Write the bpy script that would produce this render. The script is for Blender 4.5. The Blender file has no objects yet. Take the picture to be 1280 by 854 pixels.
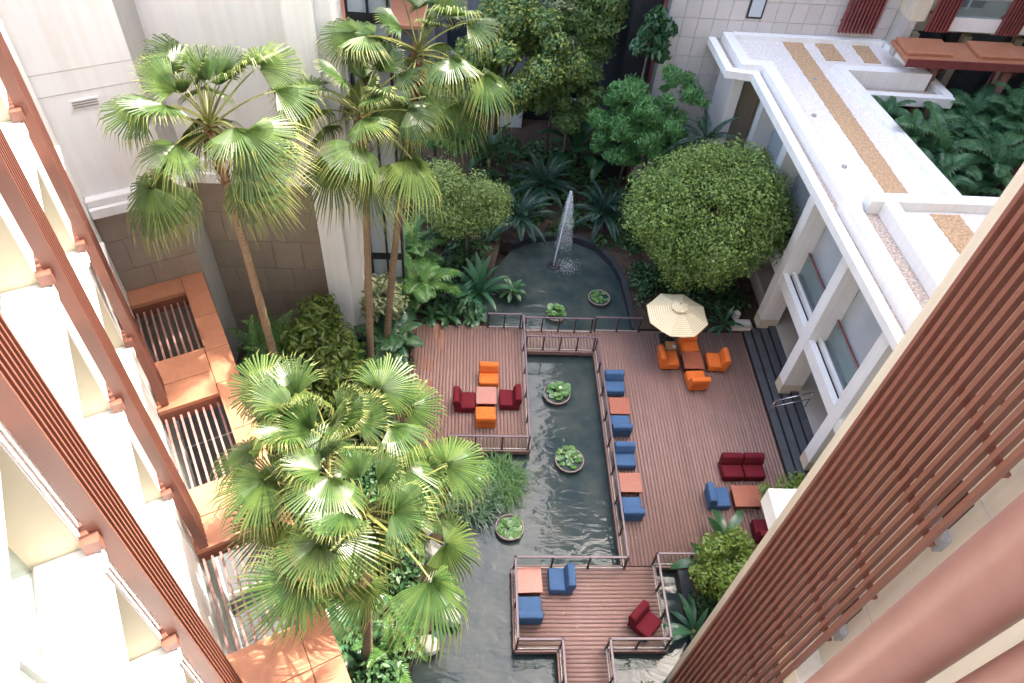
import bpy, bmesh, math, random
import numpy as np
from mathutils import Vector, Matrix
R_ = math.radians
random.seed(7); rng = np.random.default_rng(7)
scn = bpy.context.scene
COL = scn.collection

# ------------------------------------------------------------------ camera
CAMH = 22.0
PIT, ROLL, YAW, FPX = 0.84816325, 0.09886595, 0.10053823, 928.37
_f = np.array([math.sin(YAW)*math.cos(PIT), math.cos(YAW)*math.cos(PIT), -math.sin(PIT)])
_r0 = np.array([math.cos(YAW), -math.sin(YAW), 0.0]); _u0 = np.cross(_r0, _f)
_r = _r0*math.cos(ROLL) + _u0*math.sin(ROLL); _u = -_r0*math.sin(ROLL) + _u0*math.cos(ROLL)
cam_d = bpy.data.cameras.new('camera'); cam = bpy.data.objects.new('camera', cam_d); COL.objects.link(cam)
m3 = Matrix(((_r[0], _u[0], -_f[0]), (_r[1], _u[1], -_f[1]), (_r[2], _u[2], -_f[2])))
cam.matrix_world = Matrix.Translation((0, 0, CAMH)) @ m3.to_4x4()
cam_d.sensor_width = 36; cam_d.lens = 36*FPX/1280; cam_d.clip_end = 500; cam_d.clip_start = 0.05
scn.camera = cam
# ------------------------------------------------------------------ sky, sun, exposure
SUN_H, SUN_E = R_(55), R_(55)
w = bpy.data.worlds.new('World'); scn.world = w; w.use_nodes = True
nt = w.node_tree; bg = nt.nodes['Background']
sky = nt.nodes.new('ShaderNodeTexSky'); sky.sky_type = 'NISHITA'; sky.sun_disc = False
sky.sun_elevation = SUN_E; sky.sun_rotation = SUN_H; sky.dust_density = 6.0; sky.air_density = 1.0; sky.ozone_density = 1.0
nt.links.new(sky.outputs[0], bg.inputs[0]); bg.inputs[1].default_value = 0.15
sd = bpy.data.lights.new('sun', 'SUN'); so = bpy.data.objects.new('sun', sd); COL.objects.link(so)
sd.energy = 2.0; sd.angle = R_(0.6); sd.color = (1.0, 0.93, 0.82)
sdir = Vector((math.sin(SUN_H)*math.cos(SUN_E), math.cos(SUN_H)*math.cos(SUN_E), math.sin(SUN_E)))
so.rotation_euler = sdir.to_track_quat('Z', 'Y').to_euler(); so.location = (20, 20, 60)
vs = scn.view_settings; vs.view_transform = 'Standard'; vs.look = 'None'; vs.gamma = 1.0; vs.exposure = 3.0
vs.use_curve_mapping = False
scn.cycles.caustics_reflective = False; scn.cycles.caustics_refractive = False

def at(px, py, z=0.0):
    """photo pixel -> point where its ray meets height z"""
    d = _f*FPX + _r*(px-640) - _u*(py-427); t = (z-CAMH)/d[2]
    return float(d[0]*t), float(d[1]*t)

# ------------------------------------------------------------------ materials
def nm(name):
    m = bpy.data.materials.new(name); m.use_nodes = True
    return m, m.node_tree, m.node_tree.nodes['Principled BSDF']
def L(nt, a, b): nt.links.new(a, b)
def mat(name, c1, c2=None, scale=6.0, rough=0.6, bump=0.0, bscale=40.0, metal=0.0, stretch=None, spec=0.5, detail=6, streak=0.0, objvar=0.0):
    m, nt, p = nm(name); N = nt.nodes
    c2 = c2 or tuple(min(1, x*0.8) for x in c1)
    tc = N.new('ShaderNodeTexCoord'); src = tc.outputs['Object']
    if stretch:
        mp = N.new('ShaderNodeMapping'); mp.inputs['Scale'].default_value = stretch; L(nt, src, mp.inputs[0]); src = mp.outputs[0]
    nz = N.new('ShaderNodeTexNoise'); nz.inputs['Scale'].default_value = scale; nz.inputs['Detail'].default_value = detail; nz.inputs['Roughness'].default_value = .65
    L(nt, src, nz.inputs[0])
    rp = N.new('ShaderNodeValToRGB'); rp.color_ramp.elements[0].position = .32; rp.color_ramp.elements[1].position = .68
    rp.color_ramp.elements[0].color = (*c2, 1); rp.color_ramp.elements[1].color = (*c1, 1); L(nt, nz.outputs[0], rp.inputs[0])
    out = rp.outputs[0]
    if objvar:
        oi = N.new('ShaderNodeObjectInfo'); mr = N.new('ShaderNodeMapRange'); mr.inputs[3].default_value = 1-objvar; mr.inputs[4].default_value = 1+objvar
        L(nt, oi.outputs['Random'], mr.inputs[0])
        hs = N.new('ShaderNodeHueSaturation'); L(nt, mr.outputs[0], hs.inputs['Value']); L(nt, out, hs.inputs['Color']); out = hs.outputs[0]
    if streak:
        mp2 = N.new('ShaderNodeMapping'); mp2.inputs['Scale'].default_value = (3.0, 3.0, .12); L(nt, tc.outputs['Object'], mp2.inputs[0])
        n3 = N.new('ShaderNodeTexNoise'); n3.inputs['Scale'].default_value = 2.2; n3.inputs['Detail'].default_value = 7; L(nt, mp2.outputs[0], n3.inputs[0])
        r3 = N.new('ShaderNodeValToRGB'); r3.color_ramp.elements[0].position = .36; r3.color_ramp.elements[1].position = .6
        k = 1-streak; r3.color_ramp.elements[0].color = (k, k*.98, k*.95, 1); r3.color_ramp.elements[1].color = (1, 1, 1, 1); L(nt, n3.outputs[0], r3.inputs[0])
        mx = N.new('ShaderNodeMixRGB'); mx.blend_type = 'MULTIPLY'; mx.inputs[0].default_value = 1; L(nt, out, mx.inputs[1]); L(nt, r3.outputs[0], mx.inputs[2]); out = mx.outputs[0]
    L(nt, out, p.inputs['Base Color'])
    p.inputs['Roughness'].default_value = rough; p.inputs['Metallic'].default_value = metal; p.inputs['Specular IOR Level'].default_value = spec
    if bump:
        n2 = N.new('ShaderNodeTexNoise'); n2.inputs['Scale'].default_value = bscale; n2.inputs['Detail'].default_value = 4; L(nt, src, n2.inputs[0])
        b = N.new('ShaderNodeBump'); b.inputs['Strength'].default_value = bump; b.inputs['Distance'].default_value = .02
        L(nt, n2.outputs[0], b.inputs['Height']); L(nt, b.outputs[0], p.inputs['Normal'])
    return m
def leafmat(name, a, b, rough=.45, trans=.3, tcol=None, spec=.4):
    m, nt, p = nm(name); N = nt.nodes
    g = N.new('ShaderNodeNewGeometry'); oi = N.new('ShaderNodeObjectInfo')
    ad = N.new('ShaderNodeMath'); ad.operation = 'MULTIPLY_ADD'; ad.inputs[1].default_value = .35; L(nt, oi.outputs['Random'], ad.inputs[0])
    ml = N.new('ShaderNodeMath'); ml.operation = 'MULTIPLY'; ml.inputs[1].default_value = .65; L(nt, g.outputs['Random Per Island'], ml.inputs[0]); L(nt, ml.outputs[0], ad.inputs[2])
    rp = N.new('ShaderNodeValToRGB'); e = rp.color_ramp.elements; e[0].color = (*a, 1); e[1].color = (*b, 1); e[0].position = .15; e[1].position = .9
    L(nt, ad.outputs[0], rp.inputs[0]); L(nt, rp.outputs[0], p.inputs['Base Color'])
    p.inputs['Roughness'].default_value = rough; p.inputs['Specular IOR Level'].default_value = spec
    tr = N.new('ShaderNodeBsdfTranslucent')
    hs = N.new('ShaderNodeHueSaturation'); hs.inputs['Value'].default_value = 1.7; hs.inputs['Hue'].default_value = .485; L(nt, rp.outputs[0], hs.inputs['Color']); L(nt, hs.outputs[0], tr.inputs[0])
    mx = N.new('ShaderNodeMixShader'); mx.inputs[0].default_value = trans
    L(nt, p.outputs[0], mx.inputs[1]); L(nt, tr.outputs[0], mx.inputs[2]); L(nt, mx.outputs[0], N['Material Output'].inputs[0])
    return m
def glassmat(name, tint, rough=.03, transp=.5):
    m, nt, p = nm(name); N = nt.nodes
    p.inputs['Base Color'].default_value = (*tint, 1); p.inputs['Roughness'].default_value = rough; p.inputs['Specular IOR Level'].default_value = .6
    t = N.new('ShaderNodeBsdfTransparent'); t.inputs[0].default_value = (.93, .97, .96, 1)
    mx = N.new('ShaderNodeMixShader'); mx.inputs[0].default_value = transp
    L(nt, p.outputs[0], mx.inputs[1]); L(nt, t.outputs[0], mx.inputs[2]); L(nt, mx.outputs[0], N['Material Output'].inputs[0])
    return m
M = {}
M['white'] = mat('white_paint', (.82, .82, .81), (.79, .79, .785), 1.2, .65, .05, 60, streak=.04)
M['wall_white'] = mat('white_wall', (.81, .805, .80), (.76, .755, .755), .8, .7, .05, 60, streak=.04)
M['cream'] = mat('cream_wall', (.66, .59, .47), (.62, .55, .435), .9, .75, .06, 50, streak=.07)
M['beige'] = mat('beige_wall', (.60, .52, .40), (.55, .47, .36), 1.0, .7)
M['shaded_reveal'] = mat('cream_shade_reveal', (.56, .49, .36), (.52, .455, .335), 1.0, .7)
M['joint'] = mat('joint', (.50, .48, .46), (.45, .43, .41), 4, .9)
M['greybrown'] = mat('grey_brown_panel', (.30, .25, .195), (.245, .20, .158), 2.2, .55, .06, 30, objvar=.10)
M['greywall'] = mat('grey_render', (.50, .485, .46), (.45, .435, .41), 1.2, .7, .06, 50, streak=.08)
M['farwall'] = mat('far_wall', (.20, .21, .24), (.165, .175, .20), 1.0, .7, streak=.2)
M['terra'] = mat('terracotta_panel', (.44, .19, .105), (.385, .158, .086), 2.5, .5, .05, 25, objvar=.07, streak=.08)
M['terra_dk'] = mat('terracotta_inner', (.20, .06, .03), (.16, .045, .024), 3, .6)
M['slat'] = mat('brown_slat', (.225, .085, .058), (.19, .07, .048), 3, .42, .04, 12, stretch=(1, 1, .1), objvar=.05)
M['slat_red'] = mat('maroon_slat', (.22, .055, .05), (.17, .04, .04), 3, .45)
M['tube'] = mat('pink_brown_pipe', (.25, .125, .10), (.21, .10, .082), 4, .42, .12, 6)
M['tile'] = mat('grey_beige_tile', (.53, .495, .475), (.49, .46, .44), 3, .6, .04, 30, objvar=.04)
M['grout'] = mat('grout', (.26, .24, .225), (.22, .20, .19), 5, .9)
M['plank'] = mat('deck_plank', (.235, .125, .105), (.165, .088, .075), 3.0, .62, .25, 30, objvar=.0)
M['fascia'] = mat('deck_fascia', (.25, .135, .11), (.2, .105, .09), 3, .6)
M['gap'] = mat('deck_underside', (.165, .10, .085), (.13, .08, .068), 3, .9)
M['rail'] = mat('rail_metal', (.115, .075, .090), (.09, .058, .07), 5, .38, metal=.1)
M['post'] = mat('rail_post', (.055, .03, .03), (.04, .02, .02), 5, .5)
M['strip'] = mat('light_strip', (.42, .36, .33), (.34, .29, .27), 5, .5)
M['orange'] = mat('orange_fabric', (.70, .175, .04), (.58, .13, .026), 2.2, .85, .2, 160, spec=.15)
M['crimson'] = mat('crimson_fabric', (.14, .013, .021), (.105, .010, .016), 2.2, .85, .2, 160, spec=.15)
M['blue'] = mat('blue_fabric', (.066, .128, .24), (.050, .10, .195), 2.2, .85, .2, 160, spec=.15)
M['table'] = mat('red_wood', (.36, .115, .065), (.26, .072, .04), 5, .32, .05, 20, stretch=(1, 8, 1))
M['table_dk'] = mat('dark_red_wood', (.13, .028, .018), (.09, .02, .013), 5, .45)
M['black'] = mat('black_metal', (.015, .015, .017), (.01, .01, .011), 5, .5)
M['cloth'] = mat('cream_cloth', (.72, .64, .45), (.68, .60, .42), 3, .85)
M['cloth2'] = mat('tan_stripe', (.55, .43, .24), (.50, .39, .22), 3, .85)
M['wood'] = mat('light_wood', (.42, .22, .09), (.34, .17, .07), 5, .5)
M['step'] = mat('slate_step', (.075, .08, .088), (.052, .056, .062), 3, .55, .1, 30, objvar=.14)
M['stone'] = mat('pale_stone', (.60, .52, .42), (.54, .46, .37), 3, .7, .1, 20)
M['floor'] = mat('terrace_floor', (.50, .47, .43), (.45, .42, .385), 2, .5)
M['gravel_w'] = mat('white_gravel', (.80, .765, .73), (.64, .60, .565), 13, .9, .9, 13, detail=2)
M['gravel_b'] = mat('brown_gravel', (.56, .47, .40), (.26, .20, .165), 13, .9, .9, 13, detail=2)
M['gravel_g'] = mat('gold_gravel', (.60, .41, .25), (.36, .22, .12), 12, .9, .9, 12, detail=2)
M['chrome'] = mat('steel', (.6, .6, .6), (.52, .52, .52), 5, .25, metal=.9)
M['greyframe'] = mat('grey_frame', (.36, .35, .34), (.3, .29, .285), 5, .4, metal=.3)
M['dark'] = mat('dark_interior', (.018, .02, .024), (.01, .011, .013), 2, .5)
M['pane'] = mat('window_glass', (.44, .49, .53), (.40, .455, .50), .6, .06, spec=.8)
M['pane_dk'] = mat('dark_glass', (.035, .045, .055), (.02, .026, .034), 2, .06, spec=.8)
M['glass'] = glassmat('clear_glass', (.24, .30, .31), .04, .72)
M['railglass'] = glassmat('rail_glass', (.22, .25, .25), .05, .95)
M['soil'] = mat('soil', (.075, .047, .030), (.035, .023, .016), 1.5, .95, .6, 12)
M['rim'] = mat('pond_rim', (.03, .033, .038), (.016, .018, .022), 3, .5, .1, 20)
M['rock'] = mat('pale_rock', (.55, .53, .48), (.32, .305, .27), 2.2, .85, .7, 6)
M['pot'] = mat('pot_clay', (.115, .085, .07), (.07, .05, .042), 6, .6)
M['potrim'] = mat('pot_rim', (.26, .20, .17), (.2, .15, .13), 6, .6)
M['bark'] = mat('palm_bark', (.34, .235, .15), (.20, .13, .08), 3.5, .85, .6, 14, stretch=(1, 1, 5))
M['bark_red'] = mat('fibrous_bark', (.30, .125, .05), (.14, .06, .03), 9, .9, .8, 20)
M['bark_dk'] = mat('dark_bark', (.14, .105, .075), (.08, .06, .045), 5, .9, .5, 20)
M['statue'] = mat('white_stone', (.62, .62, .60), (.5, .5, .48), 6, .7)
M['drive'] = mat('driveway', (.10, .105, .11), (.075, .08, .082), .8, .8)
M['jet'] = None
M['fan'] = leafmat('fan_palm_leaf', (.026, .068, .016), (.095, .145, .034), .36, .24, spec=.5)
M['fan_dk'] = leafmat('fan_palm_leaf_old', (.040, .080, .018), (.095, .13, .03), .5, .22, spec=.25)
M['fan_tip'] = leafmat('fan_palm_tip', (.12, .155, .04), (.25, .265, .09), .42, .3, spec=.4)
M['petiole'] = mat('petiole', (.17, .18, .045), (.13, .14, .035), 4, .5)
M['areca'] = leafmat('feather_palm_leaf', (.05, .14, .032), (.12, .235, .06), .4, .28)
M['philo'] = leafmat('split_leaf', (.03, .095, .04), (.075, .17, .065), .35, .2, spec=.6)
M['philo2'] = leafmat('garden_palm_leaf', (.03, .10, .045), (.075, .175, .07), .4, .25)
M['cycad'] = leafmat('cycad_leaf', (.012, .04, .026), (.03, .075, .045), .4, .15)
M['banana'] = leafmat('banana_leaf', (.02, .075, .028), (.05, .13, .045), .32, .25, spec=.6)
M['nest'] = leafmat('strap_leaf', (.026, .10, .05), (.06, .16, .08), .35, .2, spec=.6)
M['dcycad'] = M['cycad']
M['tree_round'] = leafmat('round_tree_leaf', (.055, .12, .026), (.21, .30, .075), .45, .3)
M['tree_a'] = leafmat('tall_tree_leaf', (.07, .145, .045), (.18, .25, .07), .45, .3)
M['tree_ay'] = leafmat('yellow_tip_leaf', (.20, .25, .04), (.34, .34, .08), .45, .3)
M['tree_f'] = leafmat('feathery_leaf', (.055, .165, .05), (.14, .31, .10), .45, .32)
M['bush_y'] = leafmat('yellow_bush_leaf', (.09, .16, .04), (.24, .31, .10), .5, .3)
M['shrub'] = leafmat('shrub_leaf', (.08, .14, .028), (.21, .26, .055), .42, .28)
M['varieg'] = leafmat('variegated_leaf', (.07, .13, .04), (.42, .44, .26), .45, .2)
M['gcover'] = leafmat('ground_cover_leaf', (.02, .065, .022), (.06, .13, .042), .5, .15)
M['bushR'] = leafmat('bright_shrub_leaf', (.07, .14, .022), (.19, .265, .05), .45, .28)
M['lily'] = leafmat('lily_leaf', (.05, .14, .035), (.13, .26, .075), .35, .15, spec=.6)
M['flower'] = mat('white_flower', (.8, .78, .62), (.7, .68, .5), 5, .7)

def watermat():
    m, nt, p = nm('pond_water'); N = nt.nodes
    tc = N.new('ShaderNodeTexCoord')
    n = N.new('ShaderNodeTexNoise'); n.inputs['Scale'].default_value = 1.3; n.inputs['Detail'].default_value = 6; L(nt, tc.outputs['Object'], n.inputs[0])
    rp = N.new('ShaderNodeValToRGB'); e = rp.color_ramp.elements; e[0].position = .35; e[1].position = .7
    e[0].color = (.026, .042, .044, 1); e[1].color = (.056, .068, .060, 1); L(nt, n.outputs[0], rp.inputs[0]); L(nt, rp.outputs[0], p.inputs['Base Color'])
    p.inputs['Roughness'].default_value = .06; p.inputs['IOR'].default_value = 1.33; p.inputs['Specular IOR Level'].default_value = .5
    mp = N.new('ShaderNodeMapping'); mp.inputs['Scale'].default_value = (1.0, 2.1, 1); mp.inputs['Rotation'].default_value = (0, 0, .35); L(nt, tc.outputs['Object'], mp.inputs[0])
    w1 = N.new('ShaderNodeTexNoise'); w1.inputs['Scale'].default_value = 1.5; w1.inputs['Detail'].default_value = 3.5; w1.inputs['Distortion'].default_value = .8; L(nt, mp.outputs[0], w1.inputs[0])
    b = N.new('ShaderNodeBump'); b.inputs['Strength'].default_value = .17; b.inputs['Distance'].default_value = .1; L(nt, w1.outputs[0], b.inputs['Height']); L(nt, b.outputs[0], p.inputs['Normal'])
    return m
M['water'] = watermat()
def jetmat():
    m, nt, p = nm('spray'); N = nt.nodes
    p.inputs['Base Color'].default_value = (.85, .9, .95, 1); p.inputs['Roughness'].default_value = .2
    t = N.new('ShaderNodeBsdfTransparent'); mx = N.new('ShaderNodeMixShader'); mx.inputs[0].default_value = .5
    L(nt, p.outputs[0], mx.inputs[1]); L(nt, t.outputs[0], mx.inputs[2]); L(nt, mx.outputs[0], N['Material Output'].inputs[0])
    return m
M['jet'] = jetmat()

# ------------------------------------------------------------------ object helpers
def link(name, data, parent=None, loc=(0, 0, 0), rz=0.0, rot=None, scale=None):
    o = bpy.data.objects.new(name, data); COL.objects.link(o)
    if parent is not None: o.parent = parent
    o.location = loc; o.rotation_euler = rot if rot else (0, 0, rz)
    if scale: o.scale = scale
    return o
def tag(o, label, cat, group=None):
    o['label'] = label; o['category'] = cat
    if group: o['group'] = group
    return o
def thing(name, label, cat, loc=(0, 0, 0), rz=0.0, group=None):
    return tag(link(name, None, None, loc, rz), label, cat, group)
def mesh(name, verts, faces, material=None, smooth=False):
    me = bpy.data.meshes.new(name); me.from_pydata([tuple(v) for v in verts], [], faces)
    if material: 
        for mm in (material if isinstance(material, (list, tuple)) else [material]): me.materials.append(mm)
    if smooth: me.shade_smooth()
    me.update(); return me
def np_mesh(name, V, F, material, smooth=False, nper=4):
    """fast mesh from numpy: V (n,3), F (m,nper)"""
    me = bpy.data.meshes.new(name); V = np.asarray(V, np.float32); F = np.asarray(F, np.int32)
    me.vertices.add(len(V)); me.vertices.foreach_set('co', V.ravel())
    me.loops.add(F.size); me.loops.foreach_set('vertex_index', F.ravel())
    me.polygons.add(len(F)); me.polygons.foreach_set('loop_start', np.arange(0, F.size, nper, dtype=np.int32))
    me.polygons.foreach_set('loop_total', np.full(len(F), nper, np.int32))
    if smooth: me.polygons.foreach_set('use_smooth', np.ones(len(F), bool))
    me.materials.append(material); me.update(calc_edges=True); me.validate(); return me
_bc = {}
def boxmesh(sx, sy, sz, m, bev=0.0):
    k = (round(sx, 4), round(sy, 4), round(sz, 4), m.name, bev)
    if k not in _bc:
        bm = bmesh.new(); bmesh.ops.create_cube(bm, size=1)
        for v in bm.verts: v.co = Vector((v.co.x*sx, v.co.y*sy, v.co.z*sz))
        if bev: bmesh.ops.bevel(bm, geom=bm.edges[:], offset=bev, segments=2 if bev > .03 else 1, profile=.6, affect='EDGES')
        me = bpy.data.meshes.new('box'); bm.to_mesh(me); bm.free(); me.materials.append(m)
        _bc[k] = me
    return _bc[k]
def box(name, x0, x1, y0, y1, z0, z1, m, parent=None, bev=0.0, rot=None):
    me = boxmesh(abs(x1-x0), abs(y1-y0), abs(z1-z0), m, bev)
    return link(name, me, parent, ((x0+x1)/2, (y0+y1)/2, (z0+z1)/2), rot=rot)
def boxes_mesh(name, lst, m):
    """many boxes (x0,x1,y0,y1,z0,z1) joined into one mesh"""
    V = []; F = []
    for (x0, x1, y0, y1, z0, z1) in lst:
        b = len(V)
        V += [(x0, y0, z0), (x1, y0, z0), (x1, y1, z0), (x0, y1, z0), (x0, y0, z1), (x1, y0, z1), (x1, y1, z1), (x0, y1, z1)]
        F += [(b, b+3, b+2, b+1), (b+4, b+5, b+6, b+7), (b, b+1, b+5, b+4), (b+1, b+2, b+6, b+5), (b+2, b+3, b+7, b+6), (b+3, b, b+4, b+7)]
    return np_mesh(name, V, F, m)
def prism(name, poly, z0, z1, m, parent=None, loc=(0, 0, 0), hole=None):
    bm = bmesh.new()
    lo = [bm.verts.new((x, y, z0)) for x, y in poly]; hi = [bm.verts.new((x, y, z1)) for x, y in poly]
    n = len(poly)
    bm.faces.new(hi); bm.faces.new(lo[::-1])
    for i in range(n): bm.faces.new((lo[i], lo[(i+1) % n], hi[(i+1) % n], hi[i]))
    bmesh.ops.recalc_face_normals(bm, faces=bm.faces[:])
    me = bpy.data.meshes.new(name); bm.to_mesh(me); bm.free(); me.materials.append(m)
    return link(name, me, parent, loc)
def tube_mesh(name, pts, rad, m, n=8, smooth=True, cap=True):
    pts = [Vector(p) for p in pts]; V = []; F = []
    rad = rad if isinstance(rad, (list, tuple)) else [rad]*len(pts)
    up = Vector((0, 0, 1))
    for i, p in enumerate(pts):
        d = (pts[min(i+1, len(pts)-1)] - pts[max(i-1, 0)]).normalized()
        a = d.cross(up if abs(d.z) < .95 else Vector((1, 0, 0))).normalized(); b = d.cross(a).normalized()
        for k in range(n):
            t = 2*math.pi*k/n; V.append(p + (a*math.cos(t) + b*math.sin(t))*rad[i])
    for i in range(len(pts)-1):
        for k in range(n): F.append((i*n+k, i*n+(k+1) % n, (i+1)*n+(k+1) % n, (i+1)*n+k))
    if cap: F += [tuple(range(n))[::-1], tuple(range((len(pts)-1)*n, len(pts)*n))]
    return mesh(name, V, F, m, smooth)
def lathe_mesh(name, prof, m, n=24, smooth=True):
    V = []; F = []
    for r, z in prof:
        for k in range(n): V.append((r*math.cos(2*math.pi*k/n), r*math.sin(2*math.pi*k/n), z))
    for i in range(len(prof)-1):
        for k in range(n): F.append((i*n+k, i*n+(k+1) % n, (i+1)*n+(k+1) % n, (i+1)*n+k))
    return mesh(name, V, F, m, smooth)

def struct(o): o['kind'] = 'structure'; return o

# ------------------------------------------------------------------ ground and water
WZ = -0.36
gz = -0.95
struct(link('ground', mesh('ground', [(-150, -150, gz), (150, -150, gz), (150, 150, gz), (-150, 150, gz)], [(0, 1, 2, 3)], M['soil'])))
def pond_outline():
    r = [(-1.6, 2.0), (7.05, 2.0), (7.05, 9.0), (6.95, 10.6), (6.95, 21.0)]
    for (px, py) in ((785, 385), (777, 352), (765, 330), (745, 310), (720, 300), (690, 297), (660, 301), (640, 308)):
        r.append(at(px, py, -.2))
    r += [(1.3, 23.6), (.9, 22.0), (.9, 20.0), (.9, 14.0), (.1, 13.2), (-.3, 11.5), (-.75, 10.2), (-.2, 9.3), (-.5, 8.4), (-1.2, 7.2), (-1.6, 5)]
    return r
PO = pond_outline()
struct(prism('water', PO, WZ-.3, WZ, M['water']))
# soil beds around the pond at about deck level
def bed(poly, z, label=None):
    o = struct(prism('planting_bed', poly, gz-.05, z, M['soil'])); return o
bed([(-12, -6), (-1.62, -6), (-1.62, 5), (-1.22, 7.2), (-.52, 8.4), (-.22, 9.3), (-.77, 10.2), (-.32, 11.5), (.08, 13.2), (.88, 14.0), (.88, 20), (.88, 22), (1.28, 23.6), (1.6, 25.4), (.5, 28), (0, 36), (-14, 36)], -.10)
arc = PO[5:13]
bed([(p[0]*1.0+.02, p[1]+.03) for p in arc] + [(1.62, 25.42), (.52, 28.02), (.02, 36), (30, 36), (30, 20.9), (12.4, 20.9), (12.4, 20.25), (6.98, 20.25), (6.98, 21.0)], -.12)
bed([(7.07, 2), (14, 2), (14, 10.0), (6.97, 10.0), (6.97, 9.0)], -.12)
# curved pond rim
rim = []
cx = sum(p[0] for p in arc)/len(arc); cy = sum(p[1] for p in arc)/len(arc) - 1.5
pts = [(6.95, 20.2)] + arc
V = []; F = []
for i, (x, y) in enumerate(pts):
    d = Vector((x-cx, y-cy, 0)).normalized()
    V += [(x-d.x*.06, y-d.y*.06, WZ-.3), (x-d.x*.06, y-d.y*.06, -.02), (x+d.x*.2, y+d.y*.2, -.02), (x+d.x*.2, y+d.y*.2, -.3)]
    if i:
        b = 4*(i-1)
        for k in range(3): F.append((b+k, b+k+1, b+k+5, b+k+4))
o = link('pond_rim', mesh('pond_rim', V, F, M['rim'])); tag(o, 'dark curved stone rim around the far end of the fountain pond', 'kerb')
o = box('pond_rim', 6.98, 7.28, 3.0, 9.9, -.9, -.08, M['rim']); tag(o, 'straight dark stone kerb along the narrow channel beside the lower deck', 'kerb')

# ------------------------------------------------------------------ decks
PITCH = .125
def deck(poly_rects, along, label, fas=(), stain=False):
    """rects (x0,x1,y0,y1); planks run along 'x' or 'y'; planks are joined (each about 4 px wide)"""
    x0 = min(r[0] for r in poly_rects); x1 = max(r[1] for r in poly_rects); y0 = min(r[2] for r in poly_rects); y1 = max(r[3] for r in poly_rects)
    root = box('wooden_deck', x0+.05, x1-.05, y0+.05, y1-.05, -.16, -.045, M['gap']) if len(poly_rects) == 1 else None
    if root is None:
        root = link('wooden_deck', boxes_mesh('wooden_deck', [(a+.05, b-.05, c+.05, d-.05, -.16, -.045) for a, b, c, d in poly_rects], M['gap']))
    struct(root); root['label'] = label
    lst = [[], [], []]; g = .015
    for (a, b, c, d) in poly_rects:
        if along == 'y':
            n = max(1, round((b-a)/PITCH)); p = (b-a)/n
            for i in range(n):
                y = c; 
                off = 30
                while y < d-.01:
                    ye = min(d, y+off); 
                    if d-ye < .5: ye = d
                    lst[random.choices((0, 1, 2), (5, 3, 2))[0]].append((a+i*p+g/2, a+(i+1)*p-g/2, y+.002, ye-.002, -.04, random.uniform(-.002, .002))); y = ye; off = 3.4
        else:
            n = max(1, round((d-c)/PITCH)); p = (d-c)/n
            for i in range(n):
                x = a; off = 30
                while x < b-.01:
                    xe = min(b, x+off)
                    if b-xe < .5: xe = b
                    lst[random.choices((0, 1, 2), (5, 3, 2))[0]].append((x+.002, xe-.002, c+i*p+g/2, c+(i+1)*p-g/2, -.04, random.uniform(-.002, .002))); x = xe; off = 3.0
    inv = Vector(root.location)
    for i, l in enumerate(lst):
        l2 = [(q[0]-inv.x, q[1]-inv.x, q[2]-inv.y, q[3]-inv.y, q[4]-inv.z, q[5]-inv.z) for q in l]
        o = link('planks', boxes_mesh('planks', l2, M['plank%d' % i]), root); o['kind'] = 'stuff'
    for (a, b, c, d) in fas:
        box('fascia', a-inv.x, b-inv.x, c-inv.y, d-inv.y, -.20-inv.z, -.006-inv.z, M['fascia'], root)
    return root
for i, k in enumerate((1.0, .95, 1.05)):
    M['plank%d' % i] = mat('deck_plank_%d' % i, tuple(x*k for x in (.29, .172, .143)), tuple(x*k for x in (.25, .147, .12)), 1.6, .6, .2, 30)
M['rust'] = mat('rust_plank', (.30, .125, .07), (.23, .095, .055), 4, .7)
XL, XR = 2.42, 5.19          # channel
LDX0, LDY0, LDY1 = -1.85, 14.25, 20.1
left_deck = deck([(LDX0, XL, LDY0, LDY1)], 'y', 'plank deck with the orange and crimson seats left of the water channel',
     [(XL+.002, XL+.05, LDY0, 18.85), (LDX0, XL, LDY0-.05, LDY0-.002)])
deck([(XL, XR, 18.87, 19.95)], 'y', 'short plank bridge between two railings over the water channel', [(XL+.052, XR-.052, 18.82, 18.868), (XL, XR, 19.952, 20.0)])
deck([(XR, 11.42, 10.0, 20.05), ], 'y', 'large plank deck with the blue seats and cream umbrella', [(XR-.05, XR-.002, 10.03, 18.85), (6.22, 11.42, 9.95, 9.998)])
deck([(1.72, 6.2, 7.42, 9.97), (2.99, 4.43, 2.5, 7.418)], 'x', 'lower plank deck with crosswise boards and a walkway',
     [(1.67, 1.718, 7.42, 9.97), (1.72, 2.96, 7.37, 7.418), (4.46, 6.2, 7.37, 7.418), (6.202, 6.25, 7.42, 9.95), (1.72, 5.15, 9.972, 10.02), (2.94, 2.988, 2.5, 7.36), (4.432, 4.48, 2.5, 7.36)])
# deck stilts under the lower deck
# rusty bare patches where boards lost their stain: a few reddish replacement boards
for (px, py, l) in ((545, 415, .9), (553, 425, 1.0), (532, 455, .6), (540, 457, .5), (536, 483, .5)):
    x, y = at(px, py, 0); x = LDX0 + (math.floor((x-LDX0)/PITCH)+.5)*PITCH
    q = left_deck.location; box('plank', x-.055-q.x, x+.055-q.x, y-l/2-q.y, y+l/2-q.y, -.03-q.z, .004-q.z, M['rust'], left_deck)
# rough brown stone edge of left deck
ed = thing('stone_edging', 'row of rough brown stones along the planted side of the left deck', 'edging', (-1.95, 17, -.1))
for i in range(22):
    y = 14.4+i*.26; s = random.uniform(.85, 1.15)
    box('stone', -.07, .11, y-17-.12*s, y-17+.12*s, -.2, .11+random.uniform(-.02, .03), M['edge_stone'] if 'edge_stone' in M else M.setdefault('edge_stone', mat('edge_stone', (.20, .115, .085), (.10, .06, .05), 9, .9, .8, 14)), ed, .03)

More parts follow.
